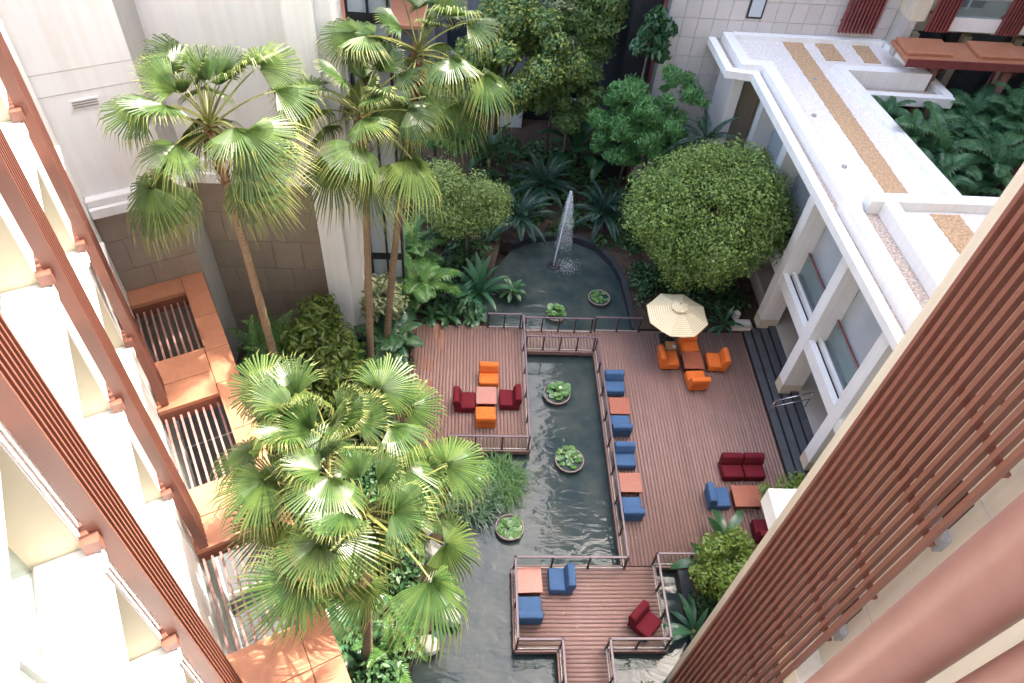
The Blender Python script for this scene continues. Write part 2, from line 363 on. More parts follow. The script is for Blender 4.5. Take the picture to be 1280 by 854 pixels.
# ------------------------------------------------------------------ railings
RH = .78
def railing(pts, label, spacing=1.05, glass=True, skip_first=False, group='metal railings around the water'):
    c = pts[0]
    root = thing('railing', label, 'railing', (c[0], c[1], 0), 0, group)
    P = [Vector((x-c[0], y-c[1], 0)) for x, y in pts]
    for a, b in zip(P[:-1], P[1:]):
        d = b-a; ln = d.length; rz = math.atan2(d.y, d.x); mid = (a+b)/2
        link('top_rail', boxmesh(ln+.07, .075, .045, M['rail'], .008), root, (mid.x, mid.y, RH), rz)
        n = max(1, round(ln/spacing))
        for i in range(n+1):
            if i == 0 and a != P[0]: continue
            p = a + d*(i/n)
            link('post', boxmesh(.05, .05, RH-.02, M['post']), root, (p.x, p.y, (RH-.02)/2), rz)
            link('foot_plate', boxmesh(.11, .11, .012, M['post']), root, (p.x, p.y, .008), rz)
        if glass:
            for i in range(n):
                p = a + d*((i+.5)/n)
                link('glass_panel', boxmesh(ln/n-.08, .012, RH-.17, M['railglass']), root, (p.x, p.y, .06+(RH-.17)/2), rz)
                link('edge_channel', boxmesh(ln/n-.08, .03, .035, M['strip']), root, (p.x, p.y, .020), rz)
    return root
i_ = .04
railing([(XL-i_, 19.98), (XL-i_, LDY0+i_), (-.4, LDY0+i_)], 'railing along the left deck beside the channel, turning at its near corner')
railing([(1.0, 20.05), (XL-i_-.1, 20.05)], 'short railing along the far pond edge of the left deck', .8)
railing([(XL+.06, 18.92), (XR-.06, 18.92)], 'railing on the channel side of the short bridge', .72)
railing([(XL+.06, 19.90), (XR-.06, 19.90)], 'railing on the fountain side of the short bridge', .72)
railing([(XR+i_, 18.95), (XR+i_, 9.92), (1.76, 9.92), (1.76, 7.46), (2.95+.08, 7.46), (2.95+.08, 2.6)], 'long railing beside the blue seats that wraps round the lower deck', 1.08)
railing([(7.3, 10.05), (6.16, 10.05), (6.16, 7.46), (4.39, 7.46), (4.39, 2.6)], 'railing round the crimson seat corner of the lower deck beside the shrubs', .95)
railing([(XR+.1, 20.0), (7.1, 20.0)], 'railing along the far pond edge of the large deck', .9)

# ------------------------------------------------------------------ furniture
def profile_mesh(name, prof, width, m, bev):
    """side profile (y,z) extruded across x, bevelled"""
    bm = bmesh.new(); h = width/2
    a = [bm.verts.new((-h, y, z)) for y, z in prof]; b = [bm.verts.new((h, y, z)) for y, z in prof]
    n = len(prof); bm.faces.new(a); bm.faces.new(b[::-1])
    for i in range(n): bm.faces.new((a[i], b[i], b[(i+1) % n], a[(i+1) % n]))
    bmesh.ops.recalc_face_normals(bm, faces=bm.faces[:])
    bmesh.ops.bevel(bm, geom=bm.edges[:], offset=bev, segments=3, profile=.6, affect='EDGES', clamp_overlap=True)
    me = bpy.data.meshes.new(name); bm.to_mesh(me); bm.free(); me.materials.append(m); me.shade_smooth(); return me
CW = .72
def chair_meshes(m):
    seat = profile_mesh('seat', [(.36, .05), (.38, .24), (.36, .385), (-.12, .36), (-.34, .36), (-.36, .05)], CW, M[m], .05)
    back = profile_mesh('backrest', [(-.11, .365), (-.13, .50), (-.20, .69), (-.30, .735), (-.41, .70), (-.43, .55), (-.37, .30), (-.365, .055), (-.30, .05), (-.20, .34)], CW-.004, M[m], .045)
    foot = boxmesh(.05, .05, .055, M['black'])
    return seat, back, foot
CM = {k: chair_meshes(k) for k in ('orange', 'crimson', 'blue')}
# chair local: front is +Y.  face = heading of front in degrees (0 = +y away from camera building)
def chair(colour, x, y, face, label, group):
    t = thing('lounge_chair', label, 'chair', (x, y, .002), -R_(face), group)
    s, b, f = CM[colour]
    link('seat', s, t); link('backrest', b, t)
    for sx in (-.28, .28):
        for sy in (-.27, .29): link('foot', f, t, (sx, sy, .027))
    return t
def table(x, y, rz, w, d, label, h=.36):
    t = thing('low_table', label, 'table', (x, y, .002), R_(rz), 'low red wooden tables')
    link('top', boxmesh(w, d, .055, M['table'], .008), t, (0, 0, h-.027))
    for sx in (-1, 1):
        link('side_panel', boxmesh(.05, d-.12, h-.055, M['table_dk']), t, (sx*(w/2-.085), 0, (h-.055)/2))
    link('shelf', boxmesh(w-.22, d-.16, .04, M['table_dk']), t, (0, 0, .10))
    return t
G = {'orange': 'orange lounge chairs', 'crimson': 'crimson lounge chairs', 'blue': 'blue lounge chairs'}
def C(colour, px, py, face, label, z=.35):
    x, y = at(px, py, z); return chair(colour, x, y, face, label, G[colour])
C('orange', 611, 470, 180, 'orange chair with its back to the pond, at the table with two crimson chairs')
C('orange', 607, 519, 0, 'orange chair seen from behind, at the table with two crimson chairs')
C('crimson', 637, 497, 270, 'crimson chair at the channel railing, facing the table of orange chairs')
C('crimson', 581, 500, 90, 'crimson chair half hidden by palm fronds at the left deck table')
x, y = at(608, 494, .36); table(x, y, 0, .74, .78, 'low red table between two orange and two crimson chairs')
C('blue', 768, 480, 180, 'blue chair beside the railing with its back to the pond, farthest from the lower deck')
x, y = at(772.5, 507, .36); table(x+.06, y, 0, .74, .74, 'low red table between the two far blue chairs by the railing')
C('blue', 775.5, 530, 0, 'blue chair seen from behind, just past the far railing table')
C('blue', 781, 571, 180, 'blue chair backing onto another blue chair midway along the channel railing')
x, y = at(787, 603, .36); table(x+.03, y, 0, .74, .74, 'low red table between the two near blue chairs by the railing')
C('blue', 789, 634, 0, 'blue chair seen from behind at the near end of the railing row')
C('blue', 701, 724, 270, 'blue chair on the lower deck facing the corner table')
C('blue', 662, 761, 0, 'blue chair in the lower deck corner below its table')
x, y = at(661, 725, .36); table(x, y, 2, .80, .80, 'low red table in the corner of the lower deck')
C('crimson', 807, 777, 135, 'single crimson chair turned at an angle in the lower deck corner')
C('orange', 861, 430, 178, 'orange chair at the umbrella table with its back to the planted bed')
C('orange', 836, 447, 88, 'orange chair nearest the umbrella base, facing the dark table')
C('orange', 896, 450, 272, 'orange chair nearest the dark steps, facing the umbrella group table')
C('orange', 871, 473, -4, 'orange chair seen from behind at the umbrella group table')
x, y = at(866, 450, .36); table(x, y, 0, .78, .86, 'low red table among four orange chairs near the umbrella')
C('crimson', 915, 585, 180, 'crimson chair of the joined pair, the half farther from the dark steps')
C('crimson', 942, 585, 180, 'crimson chair of the joined pair, the half nearer the dark steps')
C('blue', 898, 621, 90, 'blue chair facing the table below the crimson pair')
x, y = at(934, 620, .36); table(x, y, 0, .96, .80, 'wide low red table between the crimson pair and the shrubs')
C('crimson', 957, 662, 0, 'crimson chair mostly hidden by the shrubs behind the wide table')
# side table with ashtray by the umbrella
x, y = at(839, 432, .5); t = thing('side_table', 'small square orange-brown side table beside the umbrella base', 'table', (x, y, .002))
link('top', boxmesh(.42, .42, .03, M['wood'], .005), t, (0, 0, .49))
for sx in (-.17, .17):
    for sy in (-.17, .17): link('leg', boxmesh(.035, .035, .475, M['black']), t, (sx, sy, .2375))
o = link('ashtray', lathe_mesh('ashtray', [(.001, 0), (.07, 0), (.08, .05), (.065, .05), (.055, .015), (.001, .015)], M['statue'], 14), None, (x+.08, y-.08, .507)); tag(o, 'small white ashtray on the side table by the umbrella', 'ashtray')
# umbrella
ux, uy = at(832, 424, 0)
um = thing('parasol', 'cream striped octagonal parasol over the orange chairs', 'parasol', (ux, uy, .002))
link('base', boxmesh(.5, .5, .1, M['black'], .02), um, (0, 0, .05))
cxx, cyy = at(848, 389, 2.2); dx, dy = cxx-ux, cyy-uy
link('pole', tube_mesh('pole', [(0, 0, .1), (dx*.4, dy*.4, 1.1), (dx, dy, 2.45)], .028, M['wood'], 8), um)
def umbrella_mesh(Rm, z0, zt, rings, rin, sag=.0):
    V = []; F = []; mi = []
    for j in range(rings+1):
        t = j/rings; r = rin+(Rm-rin)*t; z = zt-(zt-z0)*(r/Rm)**.95
        for k in range(8):
            a = math.pi/8+k*math.pi/4; V.append((r*math.cos(a), r*math.sin(a), z))
            a2 = a+math.pi/8; rr = r*math.cos(math.pi/8); V.append((rr*math.cos(a2), rr*math.sin(a2), z-.035*t))
    for j in range(rings):
        for k in range(16):
            F.append((j*16+k, j*16+(k+1) % 16, (j+1)*16+(k+1) % 16, (j+1)*16+k)); mi.append(j % 2)
    me = mesh('canopy', V, F, [M['cloth'], M['cloth2']]); me.polygons.foreach_set('material_index', mi); return me
cp = link('canopy', umbrella_mesh(1.2, 2.0, 2.5, 26, .18), um, (dx, dy, 0))
link('vent', umbrella_mesh(.34, 2.46, 2.58, 8, .02), um, (dx, dy, 0)); link('finial', lathe_mesh('finial', [(.001, .1), (.03, .07), (.035, .03), (.02, 0)], M['wood'], 10), um, (dx, dy, 2.57))
for k in range(8):
    a = math.pi/8+k*math.pi/4
    link('rib', tube_mesh('rib', [(0, 0, 2.44), (1.1*math.cos(a), 1.1*math.sin(a), 1.985)], .012, M['wood'], 5), um, (dx, dy, 0))

# ------------------------------------------------------------------ pots with water lilies, fountain
def disc_leaf(r, n=9):
    V = [(0, 0, -.012)]; 
    for k in range(n):
        a = .18+(2*math.pi-.36)*k/(n-1); V.append((r*math.cos(a), r*math.sin(a), .006*math.sin(3*a)))
    return mesh('leaf', V, [(0, i, i+1) for i in range(1, n)], M['lily'])
LILY = [disc_leaf(r) for r in (.09, .12, .15)]
def pot(px, py, r, nl, label, off=(0, 0), dark=False, flower=False, dome=0.0):
    x, y = at(px, py, -.18)
    t = thing('lily_pot', label, 'planter', (x, y, WZ), 0, 'round lily pots standing in the water')
    link('bowl', lathe_mesh('bowl', [(r*.6, -.3), (r*.86, -.1), (r*1.0, .12), (r*.985, .17)], M['pot'], 32), t)
    link('rim', lathe_mesh('rim', [(r*.985, .16), (r*1.03, .165), (r*1.03, .195), (r*.93, .195), (r*.93, .14)], M['potrim'], 32), t)
    link('bowl_water', lathe_mesh('bowl_water', [(.001, .135), (r*.94, .135)], M['water'], 24), t)
    for i in range(nl):
        a = random.uniform(0, 6.283); q = r*.8*math.sqrt(random.random())
        lx, ly = q*math.cos(a)+off[0]*r, q*math.sin(a)+off[1]*r
        zz = .15+random.uniform(0, .05)+dome*(1-(q/r)**2)*random.random()
        link('lily_leaf', random.choice(LILY), t, (lx, ly, zz), rot=(random.uniform(-.35, .35), random.uniform(-.35, .35), random.uniform(0, 6.28)))
    if flower: link('flower', lathe_mesh('flower', [(.001, 0), (.05, .03), (.06, .07), (.03, .05), (.001, .04)], M['flower'], 9), t, (off[0]*r+.05, off[1]*r, .3))
pot(696, 492, .50, 34, 'lily pot with a white flower, between the left deck and the far blue chairs', (.15, .3), flower=True, dome=.18)
pot(712, 575, .50, 30, 'lily pot with scattered leaves midway down the channel', (-.05, .25), dome=.1)
pot(637, 659, .46, 30, 'lily pot at the rocky bank beside the palm fronds', dome=.02)
pot(695, 392, .42, 60, 'lily pot overflowing with leaves behind the bridge', (0, .1), dome=.35)
pot(749, 372, .46, 12, 'dark sparsely planted lily pot near the curved pond rim', dome=.03)
fx, fy = 3.94, 24.09
ft = thing('fountain', 'tall white water jet rising from a black nozzle in the pond', 'fountain', (fx, fy, WZ))
link('nozzle', lathe_mesh('nozzle', [(.26, -.2), (.26, .08), (.2, .1), (.13, .1), (.12, .02), (.001, .02)], M['black'], 20), ft)
H_J = 4.15
jp = [(0, 0, .05), (.03, 0, .8), (.10, .0, 1.7), (.17, 0, 2.6), (.23, 0, 3.4), (.27, 0, 3.9)]
link('stream', tube_mesh('stream', jp, [.03, .032, .025, .018, .012, .006], M['jet'], 8), ft)
oc = np.array([(1, 0, 0), (0, 1, 0), (-1, 0, 0), (0, -1, 0), (0, 0, 1.6), (0, 0, -1.6)], float)
of = np.array([(0, 1, 4), (1, 2, 4), (2, 3, 4), (3, 0, 4), (1, 0, 5), (2, 1, 5), (3, 2, 5), (0, 3, 5)])
def drops(P, S, name, parent, loc=(0, 0, 0)):
    n = len(P); V = (P[:, None, :] + oc[None]*S[:, None, None]).reshape(-1, 3); F = (of[None]+6*np.arange(n)[:, None, None]).reshape(-1, 3)
    o = link(name, np_mesh(name, V, F, M['jet'], nper=3), parent, loc); o['kind'] = 'stuff'; return o
n = 6500; t = rng.random(n)**.8; ph = rng.random(n)*6.283
up = rng.random(n) < .2
zz = np.where(up, t*H_J, H_J*(1-(rng.random(n)**.8)*.74)); fall = (H_J-zz)/H_J
sx = .065*zz; rad = np.where(up, .025+.03*zz/H_J, .015+.48*np.clip(fall, 0, 1)**.62)*np.sqrt(rng.random(n))
P = np.stack([sx+np.where(up, 0, .30*fall)+rad*np.cos(ph), rad*np.sin(ph), zz], 1)
drops(P, rng.uniform(.004, .0115, n)*np.where(up, 1.1, np.clip(1.15-.7*fall, .3, 1)), 'spray', ft)
n = 420; P = np.stack([.62+.25*rng.standard_normal(n), -.05+.24*rng.standard_normal(n), np.abs(.10*rng.standard_normal(n))], 1)
drops(P, rng.uniform(.006, .014, n), 'splash', ft)

# ------------------------------------------------------------------ LEFT BUILDING (local x = outward normal w, local y = along facade s)
LB = R_(26.2)
def lb(name, label, cat, group=None): return thing(name, label, cat, (0, 0, 0), LB, group)
lbld = lb('hotel_block', 'white hotel facade with recessed windows and vertical brown slat screens', 'building')
WF = -2.05                      # facade front
ZC = 4.8
TOP = 24.5
sills = [7.5+3.17*k for k in range(5)]
bays = [(15.25+4.33*k, 0) for k in range(-4, 1)]
# solid piers behind the slat screens, openings between
S0, S1 = -7.0, 19.74
piers = [(14.72+4.67*k, 16.6+4.67*k) for k in range(-4, 1)]
box('rear_wall', WF-2.6, WF-1.6, S0, S1, ZC-.5, TOP, M['beige'], lbld)
for k, (a, b) in enumerate(piers):
    box('pier', WF-1.6, WF, a, b, ZC-.4, TOP, M['white'], lbld)
box('pier', WF-1.6, WF-.004, 18.9, S1-.01, ZC-.4, TOP, M['white'], lbld)
box('base_wall', WF-1.6, WF-.03, S0, S1, ZC-5.2, sills[0]-1.0, M['white'], lbld)
edges = [S0] + [v for p in piers for v in p] + [18.9]
spans = [(edges[i], edges[i+1]) for i in range(0, len(edges), 2)]
for (a, b) in spans:
    box('shaded_reveal', WF-1.2, WF-.02, b-.012, b-.002, sills[0]-.1, TOP-1, M['shaded_reveal'], lbld)  # cream sheet on the white pier side, its shade put into the colour
    for z in sills:
        box('spandrel', WF-1.0, WF-.006, a, b, z-.98, z-.10, M['white'], lbld)
        box('sill', WF-.55, WF+.10, a+.004, b-.004, z-.098, z, M['white'], lbld, .02)
        box('floor_slab', WF-1.6, WF-.7, a, b, z-.9, z-.62, M['floor'], lbld)
        # window: grey posts and panes set back in the opening
        box('window_head', WF-.62, WF-.46, a, b, z+2.11, z+2.19, M['beige'], lbld)
        for q in (.52,):
            x_ = a+(b-a)*q
            box('mullion', WF-.62, WF-.5, x_-.07, x_+.07, z, z+2.11, M['greyframe'], lbld)
        box('pane', WF-.57, WF-.555, a+(b-a)*.55, b-.04, z, z+2.11, M['glass'], lbld)
        box('pane', WF-.57, WF-.555, a+.04, a+(b-a)*.49, z, z+2.11, M['glass'], lbld)
        box('curtain', WF-1.35, WF-1.25, a+(b-a)*.3, b-.1, z-.5, z+2.1, M['beige'], lbld)
# capitals and slat brackets on each pier
for (a, b) in piers:
    for z in sills:
        box('capital', WF-.35, WF+.14, a-.22, a+.04, z-.30, z-.02, M['white'], lbld, .03)
        box('capital', WF-.3, WF+.09, a-.18, a+.04, z-.42, z-.305, M['white'], lbld, .02)
        box('bracket', WF+.002, WF+.20, a-.14, a-.004, z+.02, z+.22, M['slat'], lbld)
        box('bracket', WF+.002, WF+.108, a+.02, a+.9, z+.06, z+.14, M['slat'], lbld)
# slat screens: each screen is a thing of its own
order = ['beyond the third terracotta opening', 'beside the nearest terracotta opening', 'beside the middle terracotta opening', 'beside the farthest terracotta opening']
for k, (a, b) in enumerate(piers[1:]):
    nm_ = ['tall brown slat screen at the near end of the white facade', 'tall brown slat screen ending by the nearest opening of the terracotta canopy',
           'tall brown slat screen ending by the middle opening of the terracotta canopy', 'tall brown slat screen ending by the farthest opening of the terracotta canopy'][k]
    sc = lb('slat_screen', nm_, 'slat screen', 'vertical slat screens on the white facade')
    for j in range(7):
        y = a+j*.148
        box('slat', WF+.11, WF+.33, y, y+.05, ZC+.05, TOP-1, M['slat'], sc)
# end wall (perpendicular), white above the ledge, stone panels below
SE = 19.75
ew = lb('end_wall', 'white end wall above a moulded ledge with grey-brown stone panels below', 'wall')
WR = .30
box('upper_wall', WF-.3, WR, SE, SE+.5, 8.45, 24, M['wall_white'], ew)
box('backing', WF-.3, WR, SE+.06, SE+.5, -.9, 7.86, M['grout'], ew)
box('ledge', WF+.01, WR+.30, SE-.32, SE+.4, 7.86, 8.20, M['wall_white'], ew, .03)
box('ledge', WF+.01, WR+.22, SE-.22, SE+.4, 8.20, 8.44, M['wall_white'], ew, .03)
for z in (11.47, 12.05):
    box('joint', WF-.1, WR, SE-.006, SE+.01, z-.012, z+.012, M['joint'], ew)
gr = box('wall_grille', -1.42, -.75, SE-.03, SE+.02, 11.02, 11.27, M['wall_white'], ew)
for k in range(3): box('grille_bar', -1.38, -.79, SE-.045, SE-.032, 11.06+k*.07, 11.09+k*.07, M['grout'], ew)
cols = [WF, -1.55, -.62, WR]
row_z = [-.9, .6, 1.9, 3.2, 4.45, 5.6, 6.75, 7.85]
for r in range(len(row_z)-1):
    cs = cols if r % 2 else [WF, -1.1, -.2, WR]
    for a, b in zip(cs[:-1], cs[1:]):
        box('stone_panel', a+.008, b-.008, SE, SE+.058, row_z[r]+.008, row_z[r+1]-.008, M['greybrown'], ew)
# second wall runs square to the decks, set further back
C1 = (-8.45, 17.84); Y2 = 19.0
w2 = thing('garden_wall', 'white wall with ledge and brown stone panels behind the tall palms', 'wall', (-6.6, Y2, 0))
box('return_wall', C1[0]-.3+6.6, C1[0]+6.6, C1[1]-Y2+.02, .2, -.9, 24, M['greywall'], w2)
box('upper_wall', C1[0]+6.6, 1.86, 0, .5, 8.4, 24, M['wall_white'], w2)
box('backing', C1[0]+6.6, 1.86, .06, .5, -.9, 7.62, M['grout'], w2)
box('ledge', C1[0]+6.61, 1.84, -.30, .4, 7.62, 8.0, M['wall_white'], w2, .03)
box('ledge', C1[0]+6.61, 1.84, -.2, .4, 8.0, 8.4, M['wall_white'], w2, .03)
box('pier', 1.87, 2.62, -.35, 1.5, -.9, 24, M['white'], w2)
box('pier', 2.625, 3.05, -.05, 1.5, -.9, 24, M['wall_white'], w2)
row2 = [-.9, .3, 1.5, 2.7, 3.9, 5.1, 6.3, 7.6]
for r in range(len(row2)-1):
    off = .0 if r % 2 else .45
    xs = [C1[0]+6.6] + [C1[0]+6.6+.6+off+.95*k for k in range(4) if C1[0]+6.6+.6+off+.95*k < 1.6] + [1.86]
    for a, b in zip(xs[:-1], xs[1:]):
        box('stone_panel', a+.008, b-.008, 0, .058, row2[r]+.008, row2[r+1]-.008, M['greybrown'], w2)
# glass stair tower strip right of the pier
gt = thing('glazed_bay', 'narrow dark glazed bay behind the twin palms', 'window', (-3.2, 19.6, 0))
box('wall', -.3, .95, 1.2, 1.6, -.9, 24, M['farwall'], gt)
for k in range(7):
    box('pane', -.25, .85, 1.12, 1.19, .2+3.0*k, 2.9+3.0*k, M['pane'], gt)
    box('frame', -.27, .9, 1.06, 1.19, 2.92+3.0*k, 3.18+3.0*k, M['black'], gt)
for xx in (-.28, .3, .86): box('frame', xx, xx+.07, 1.05, 1.18, 0, 23.5, M['black'], gt)

# terracotta canopy with barred openings
cn = lb('terracotta_canopy', 'terracotta panel canopy with three barred openings along the white facade', 'canopy')
CW0, CW1 = WF+.0, .26
open_s = [(7.35, 10.02), (11.85, 14.55), (16.45, 18.95)]
OW0, OW1 = WF+.0, -.42
TH = .10
strips = []; 
# panels: outer strip, and cross strips between openings
seams = [S0, -3.5, 0.2, 3.1, 4.9, 6.25, 8.7, 10.9, 13.2, 14.95, 16.3, 17.75, 19.73]
for a, b in zip(seams[:-1], seams[1:]):
    box('panel', OW1+.012, CW1, a+.008, b-.008, ZC-TH, ZC, M['terra'], cn, .006)
cross = [(S0, -1.6), (-1.6, 1.4), (1.4, 4.4), (4.4, 6.25), (6.25, 7.35), (10.02, 10.95), (10.95, 11.85), (14.55, 15.5), (15.5, 16.45), (18.95, 19.73)]
for a, b in cross:
    box('panel', CW0, OW1-.004, a+.008, b-.008, ZC-TH, ZC, M['terra'], cn, .006)
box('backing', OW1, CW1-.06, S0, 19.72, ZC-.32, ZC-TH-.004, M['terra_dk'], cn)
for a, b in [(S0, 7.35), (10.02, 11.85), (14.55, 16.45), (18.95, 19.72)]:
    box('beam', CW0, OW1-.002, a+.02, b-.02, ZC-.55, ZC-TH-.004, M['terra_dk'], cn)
    box('lip', CW0, OW1, a+.004, a+.05, ZC+.002, ZC+.05, M['terra'], cn)
for a, b in open_s:
    box('lip', OW1+.012, OW1+.06, a, b, ZC+.002, ZC+.05, M['terra'], cn)
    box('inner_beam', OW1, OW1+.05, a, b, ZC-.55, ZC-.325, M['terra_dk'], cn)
    nb = 8
    for k in range(nb):
        wv = OW0+.10+(OW1-OW0-.22)*k/(nb-1)
        box('bar', wv-.028, wv+.028, a+.01, b-.01, ZC-.42, ZC-.30, M['bar'] if 'bar' in M else M.setdefault('bar', mat('pink_bar', (.30, .16, .14), (.25, .13, .115), 4, .5)), cn)
# canopy columns and what lies below
for s in (5.3, 10.95, 15.5, 19.2):
    box('column', -.35, .05, s-.25, s+.25, -.9, ZC-.33, M['bar'], cn)
o = lb('driveway', 'pale paved service lane under the terracotta canopy', 'paving')
del o['category']; o['kind'] = 'structure'
box('paving', WF-1, .2, S0, 19.6, -.9, -.06, M['drive'], o)
for k in range(14):
    box('paving_line', WF, .1, -6+1.9*k, -5.95+1.9*k, -.058, -.052, M['greywall'], o)

# ------------------------------------------------------------------ RIGHT BUILDING (slat screen close to the camera)
XW = 6.12; YC = 6.72
rb = thing('cream_block', 'cream hotel block with dark wall vents behind a tall slat screen', 'building', (XW+2, 3, 0))
ox, oy = XW+2, 3
box('wall', XW-ox, XW+18-ox, -7-oy, YC-oy, -.9, 31, M['cream'], rb)
for z in (8.2, 11.4, 14.6, 17.8):
    box('joint', XW-.006-ox, XW+.01-ox, -7-oy, YC-.3-oy, z-.01, z+.01, M['joint'], rb)
for y in (3.35, 2.2, 1.0):
    box('joint', XW-.006-ox, XW+.01-ox, y-.01-oy, y+.01-oy, 2, 25.5, M['joint'], rb)
for k in range(5):
    z = 14.15-3.18*(k-1)
    box('vent', XW-.02-ox, XW+.02-ox, 4.2-oy, 4.62-oy, z-.30, z+.30, M['black'], rb)
    for q in range(5): box('vent_bar', XW-.035-ox, XW-.022-ox, 4.22+.085*q-oy, 4.245+.085*q-oy, z-.29, z+.29, M['gap'], rb)
    box('vent_ledge', XW-.12-ox, XW+.01-ox, 4.05-oy, 4.62-oy, z-.62, z-.34, M['ledge'] if 'ledge' in M else M.setdefault('ledge', mat('stained_ledge', (.44, .41, .38), (.26, .24, .23), 5, .85, .2, 20)), rb)
box('ledge', XW-.5-ox, XW+.01-ox, 3.3-oy, 4.45-oy, 8.9, 9.5, M['cream'], rb, .01)
box('corner_slab', 6.82-ox, 9.0-ox, YC+.002-oy, 8.22-oy, 7.35, 7.9, M['white'], rb, .01)
ss = thing('slat_screen', 'large brown slat screen on brackets against the cream wall', 'slat screen', (5.65, 5.2, 0), 0)
for j in range(14):
    y = 3.92+j*.1525
    box('slat', -.10, -.01, y-.033-5.2, y+.033-5.2, -.8, 25, M['slat'], ss)
for k in range(15):
    z = 1.2+1.6*k
    box('bracket', .002, .08, 3.9-5.2, 5.95-5.2, z-.03, z+.03, M['terra_dk'], ss)
    for y in (4.9, 5.6): box('bracket_arm', .082, XW-5.65+.01, y-.04-5.2, y+.04-5.2, z-.04, z+.04, M['terra_dk'], ss)
# two stout round pipes on the near facade
for az, D, r, lab in ((61.0, 1.55, .102, 'stout pinkish brown round pipe rising in front of the cream wall'), (69.2, 1.5, .08, 'second pinkish brown pipe nearer the wall, beside the stout one')):
    x, y = D*math.sin(R_(az)), D*math.cos(R_(az))
    o = link('vertical_pipe', lathe_mesh('vertical_pipe', [(r, -.9+i*1.0) for i in range(25)], M['tube'], 40), None, (x, y, 0)); tag(o, lab, 'pipe')

# ------------------------------------------------------------------ RIGHT WING (two storeys, gravel roof)
XF = 11.9
wg = thing('terrace_wing', 'two-storey white wing with open terraces and a striped gravel roof', 'building', (14, 18, 0))
wx, wy = 14, 18
def wb(name, x0, x1, y0, y1, z0, z1, m, bev=0.0): return box(name, x0-wx, x1-wx, y0-wy, y1-wy, z0, z1, m, wg, bev)
for i, yp in enumerate((10.2, 13.55, 16.88, 20.2, 23.5, 26.8)):
    wb('pillar', XF-.02, XF+.75, yp-.25, yp+.25, .62, 7.35, M['wall_white'])
    wb('pillar_base', XF-.026, XF+.756, yp-.256, yp+.256, .45, .95, M['stone'])
yp = [10.2, 13.55, 16.88, 20.2, 23.5, 26.8]
for a, b in zip(yp[:-1], yp[1:]):
    wb('floor_beam', XF-.0, XF+.22, a+.252, b-.252, 3.0, 3.5, M['wall_white'])
    wb('planter_gap', XF+.222, XF+.36, a+.252, b-.252, 3.0, 3.38, M['black'])
    wb('window_sill', XF+.362, XF+.48, a+.252, b-.252, 3.0, 3.56, M['wall_white'])
    wb('floor_slab', XF+.482, XF+3.2, a+.252, b-.252, 3.05, 3.45, M['greyframe'])
    wb('glass_panel', XF+.62, XF+.64, a+.26, b-.26, 3.46, 4.50, M['glass'])
    wb('hand_rail', XF+.60, XF+.66, a+.26, b-.26, 4.50, 4.55, M['slat_red'])
    wb('pane', XF+.77, XF+.80, a-.2, b+.2, 3.46, 7.3, M['pane'])
    wb('inner_wall', XF+2.6, XF+2.8, a-.1, b+.1, .6, 3.0, M['greywall'])
    wb('head_beam', XF+.0, XF+.7, a+.252, b-.252, 7.1, 7.35, M['wall_white'])
for (a, b) in ((8.5, 26.8),):
    wb('terrace_floor', XF+.7, XF+2.6, a, b, -.3, .61, M['floor'])
wb('gable_wall', XF+.8, XF+3.0, 26.8, 29.5, -.3, 7.34, M['cream'])
wb('far_bay', 10.75, 11.2, 27.6, 29.5, -.3, 7.34, M['wall_white'])
wb('far_bay', 11.2, 12.7, 29.2, 29.5, -.3, 7.34, M['cream'])
wb('bay_pipe', 11.6, 11.75, 28.9, 29.05, 1, 6.9, M['bark_dk'])
wb('eave_soffit', XF-.02, XF+3.6, 6.8, 29.5, 7.352, 7.44, M['beige'])
# roof outlines from the photograph
def A(px, py, z): return at(px, py, z)
E0 = A(886.6, 48, 7.75); E1 = A(908.4, 88.8, 7.75); E2 = A(941, 93, 7.75); E3 = A(1102.7, 393, 7.75)
ext = (E3[0]+(E3[0]-E2[0])*.45, E3[1]+(E3[1]-E2[1])*.45)
P0 = A(904, 40, 8); P1 = A(927, 80, 8); P2 = A(955, 83, 8); P3 = A(1063, 262, 8)
def rel(p): return (p[0]-wx, p[1]-wy)
low = [E0, E1, (E2[0], E1[1]-.02), E2, E3, ext, (ext[0]+5, ext[1]), (19.2, 27.0), (19.2, 27.35), (17.0, 29.55), (E0[0], 29.55)]
# lower gravel ledge + roof slabs as strips
def strip(name, line, inw, z0, z1, m):
    """band along a polyline (running away->near, building on the +x side)"""
    V = []; F = []
    for i, (x, y) in enumerate(line):
        x2, y2 = inw[i]
        V += [(x-wx, y-wy, z0), (x-wx, y-wy, z1), (x2-wx, y2-wy, z1), (x2-wx, y2-wy, z0)]
        if i:
            b = 4*(i-1)
            for k in range(4): F.append((b+k, b+(k+1) % 4, b+4+(k+1) % 4, b+4+k))
    F += [(0, 3, 2, 1), (len(V)-4, len(V)-3, len(V)-2, len(V)-1)]
    bm = bmesh.new(); vs_ = [bm.verts.new(v) for v in V]
    for f in F: bm.faces.new([vs_[q] for q in f])
    bmesh.ops.recalc_face_normals(bm, faces=bm.faces[:]); me = bpy.data.meshes.new(name); bm.to_mesh(me); bm.free(); me.materials.append(m)
    return link(name, me, wg)
def off(line, d):
    r = []
    for i, (x, y) in enumerate(line):
        r.append((x+d, y+(d if 0 else 0)))
    return r
eave = [(E0[0], 29.58), (E1[0], E1[1]), (E2[0], E1[1]-.15), (E3[0], E3[1]), ext]
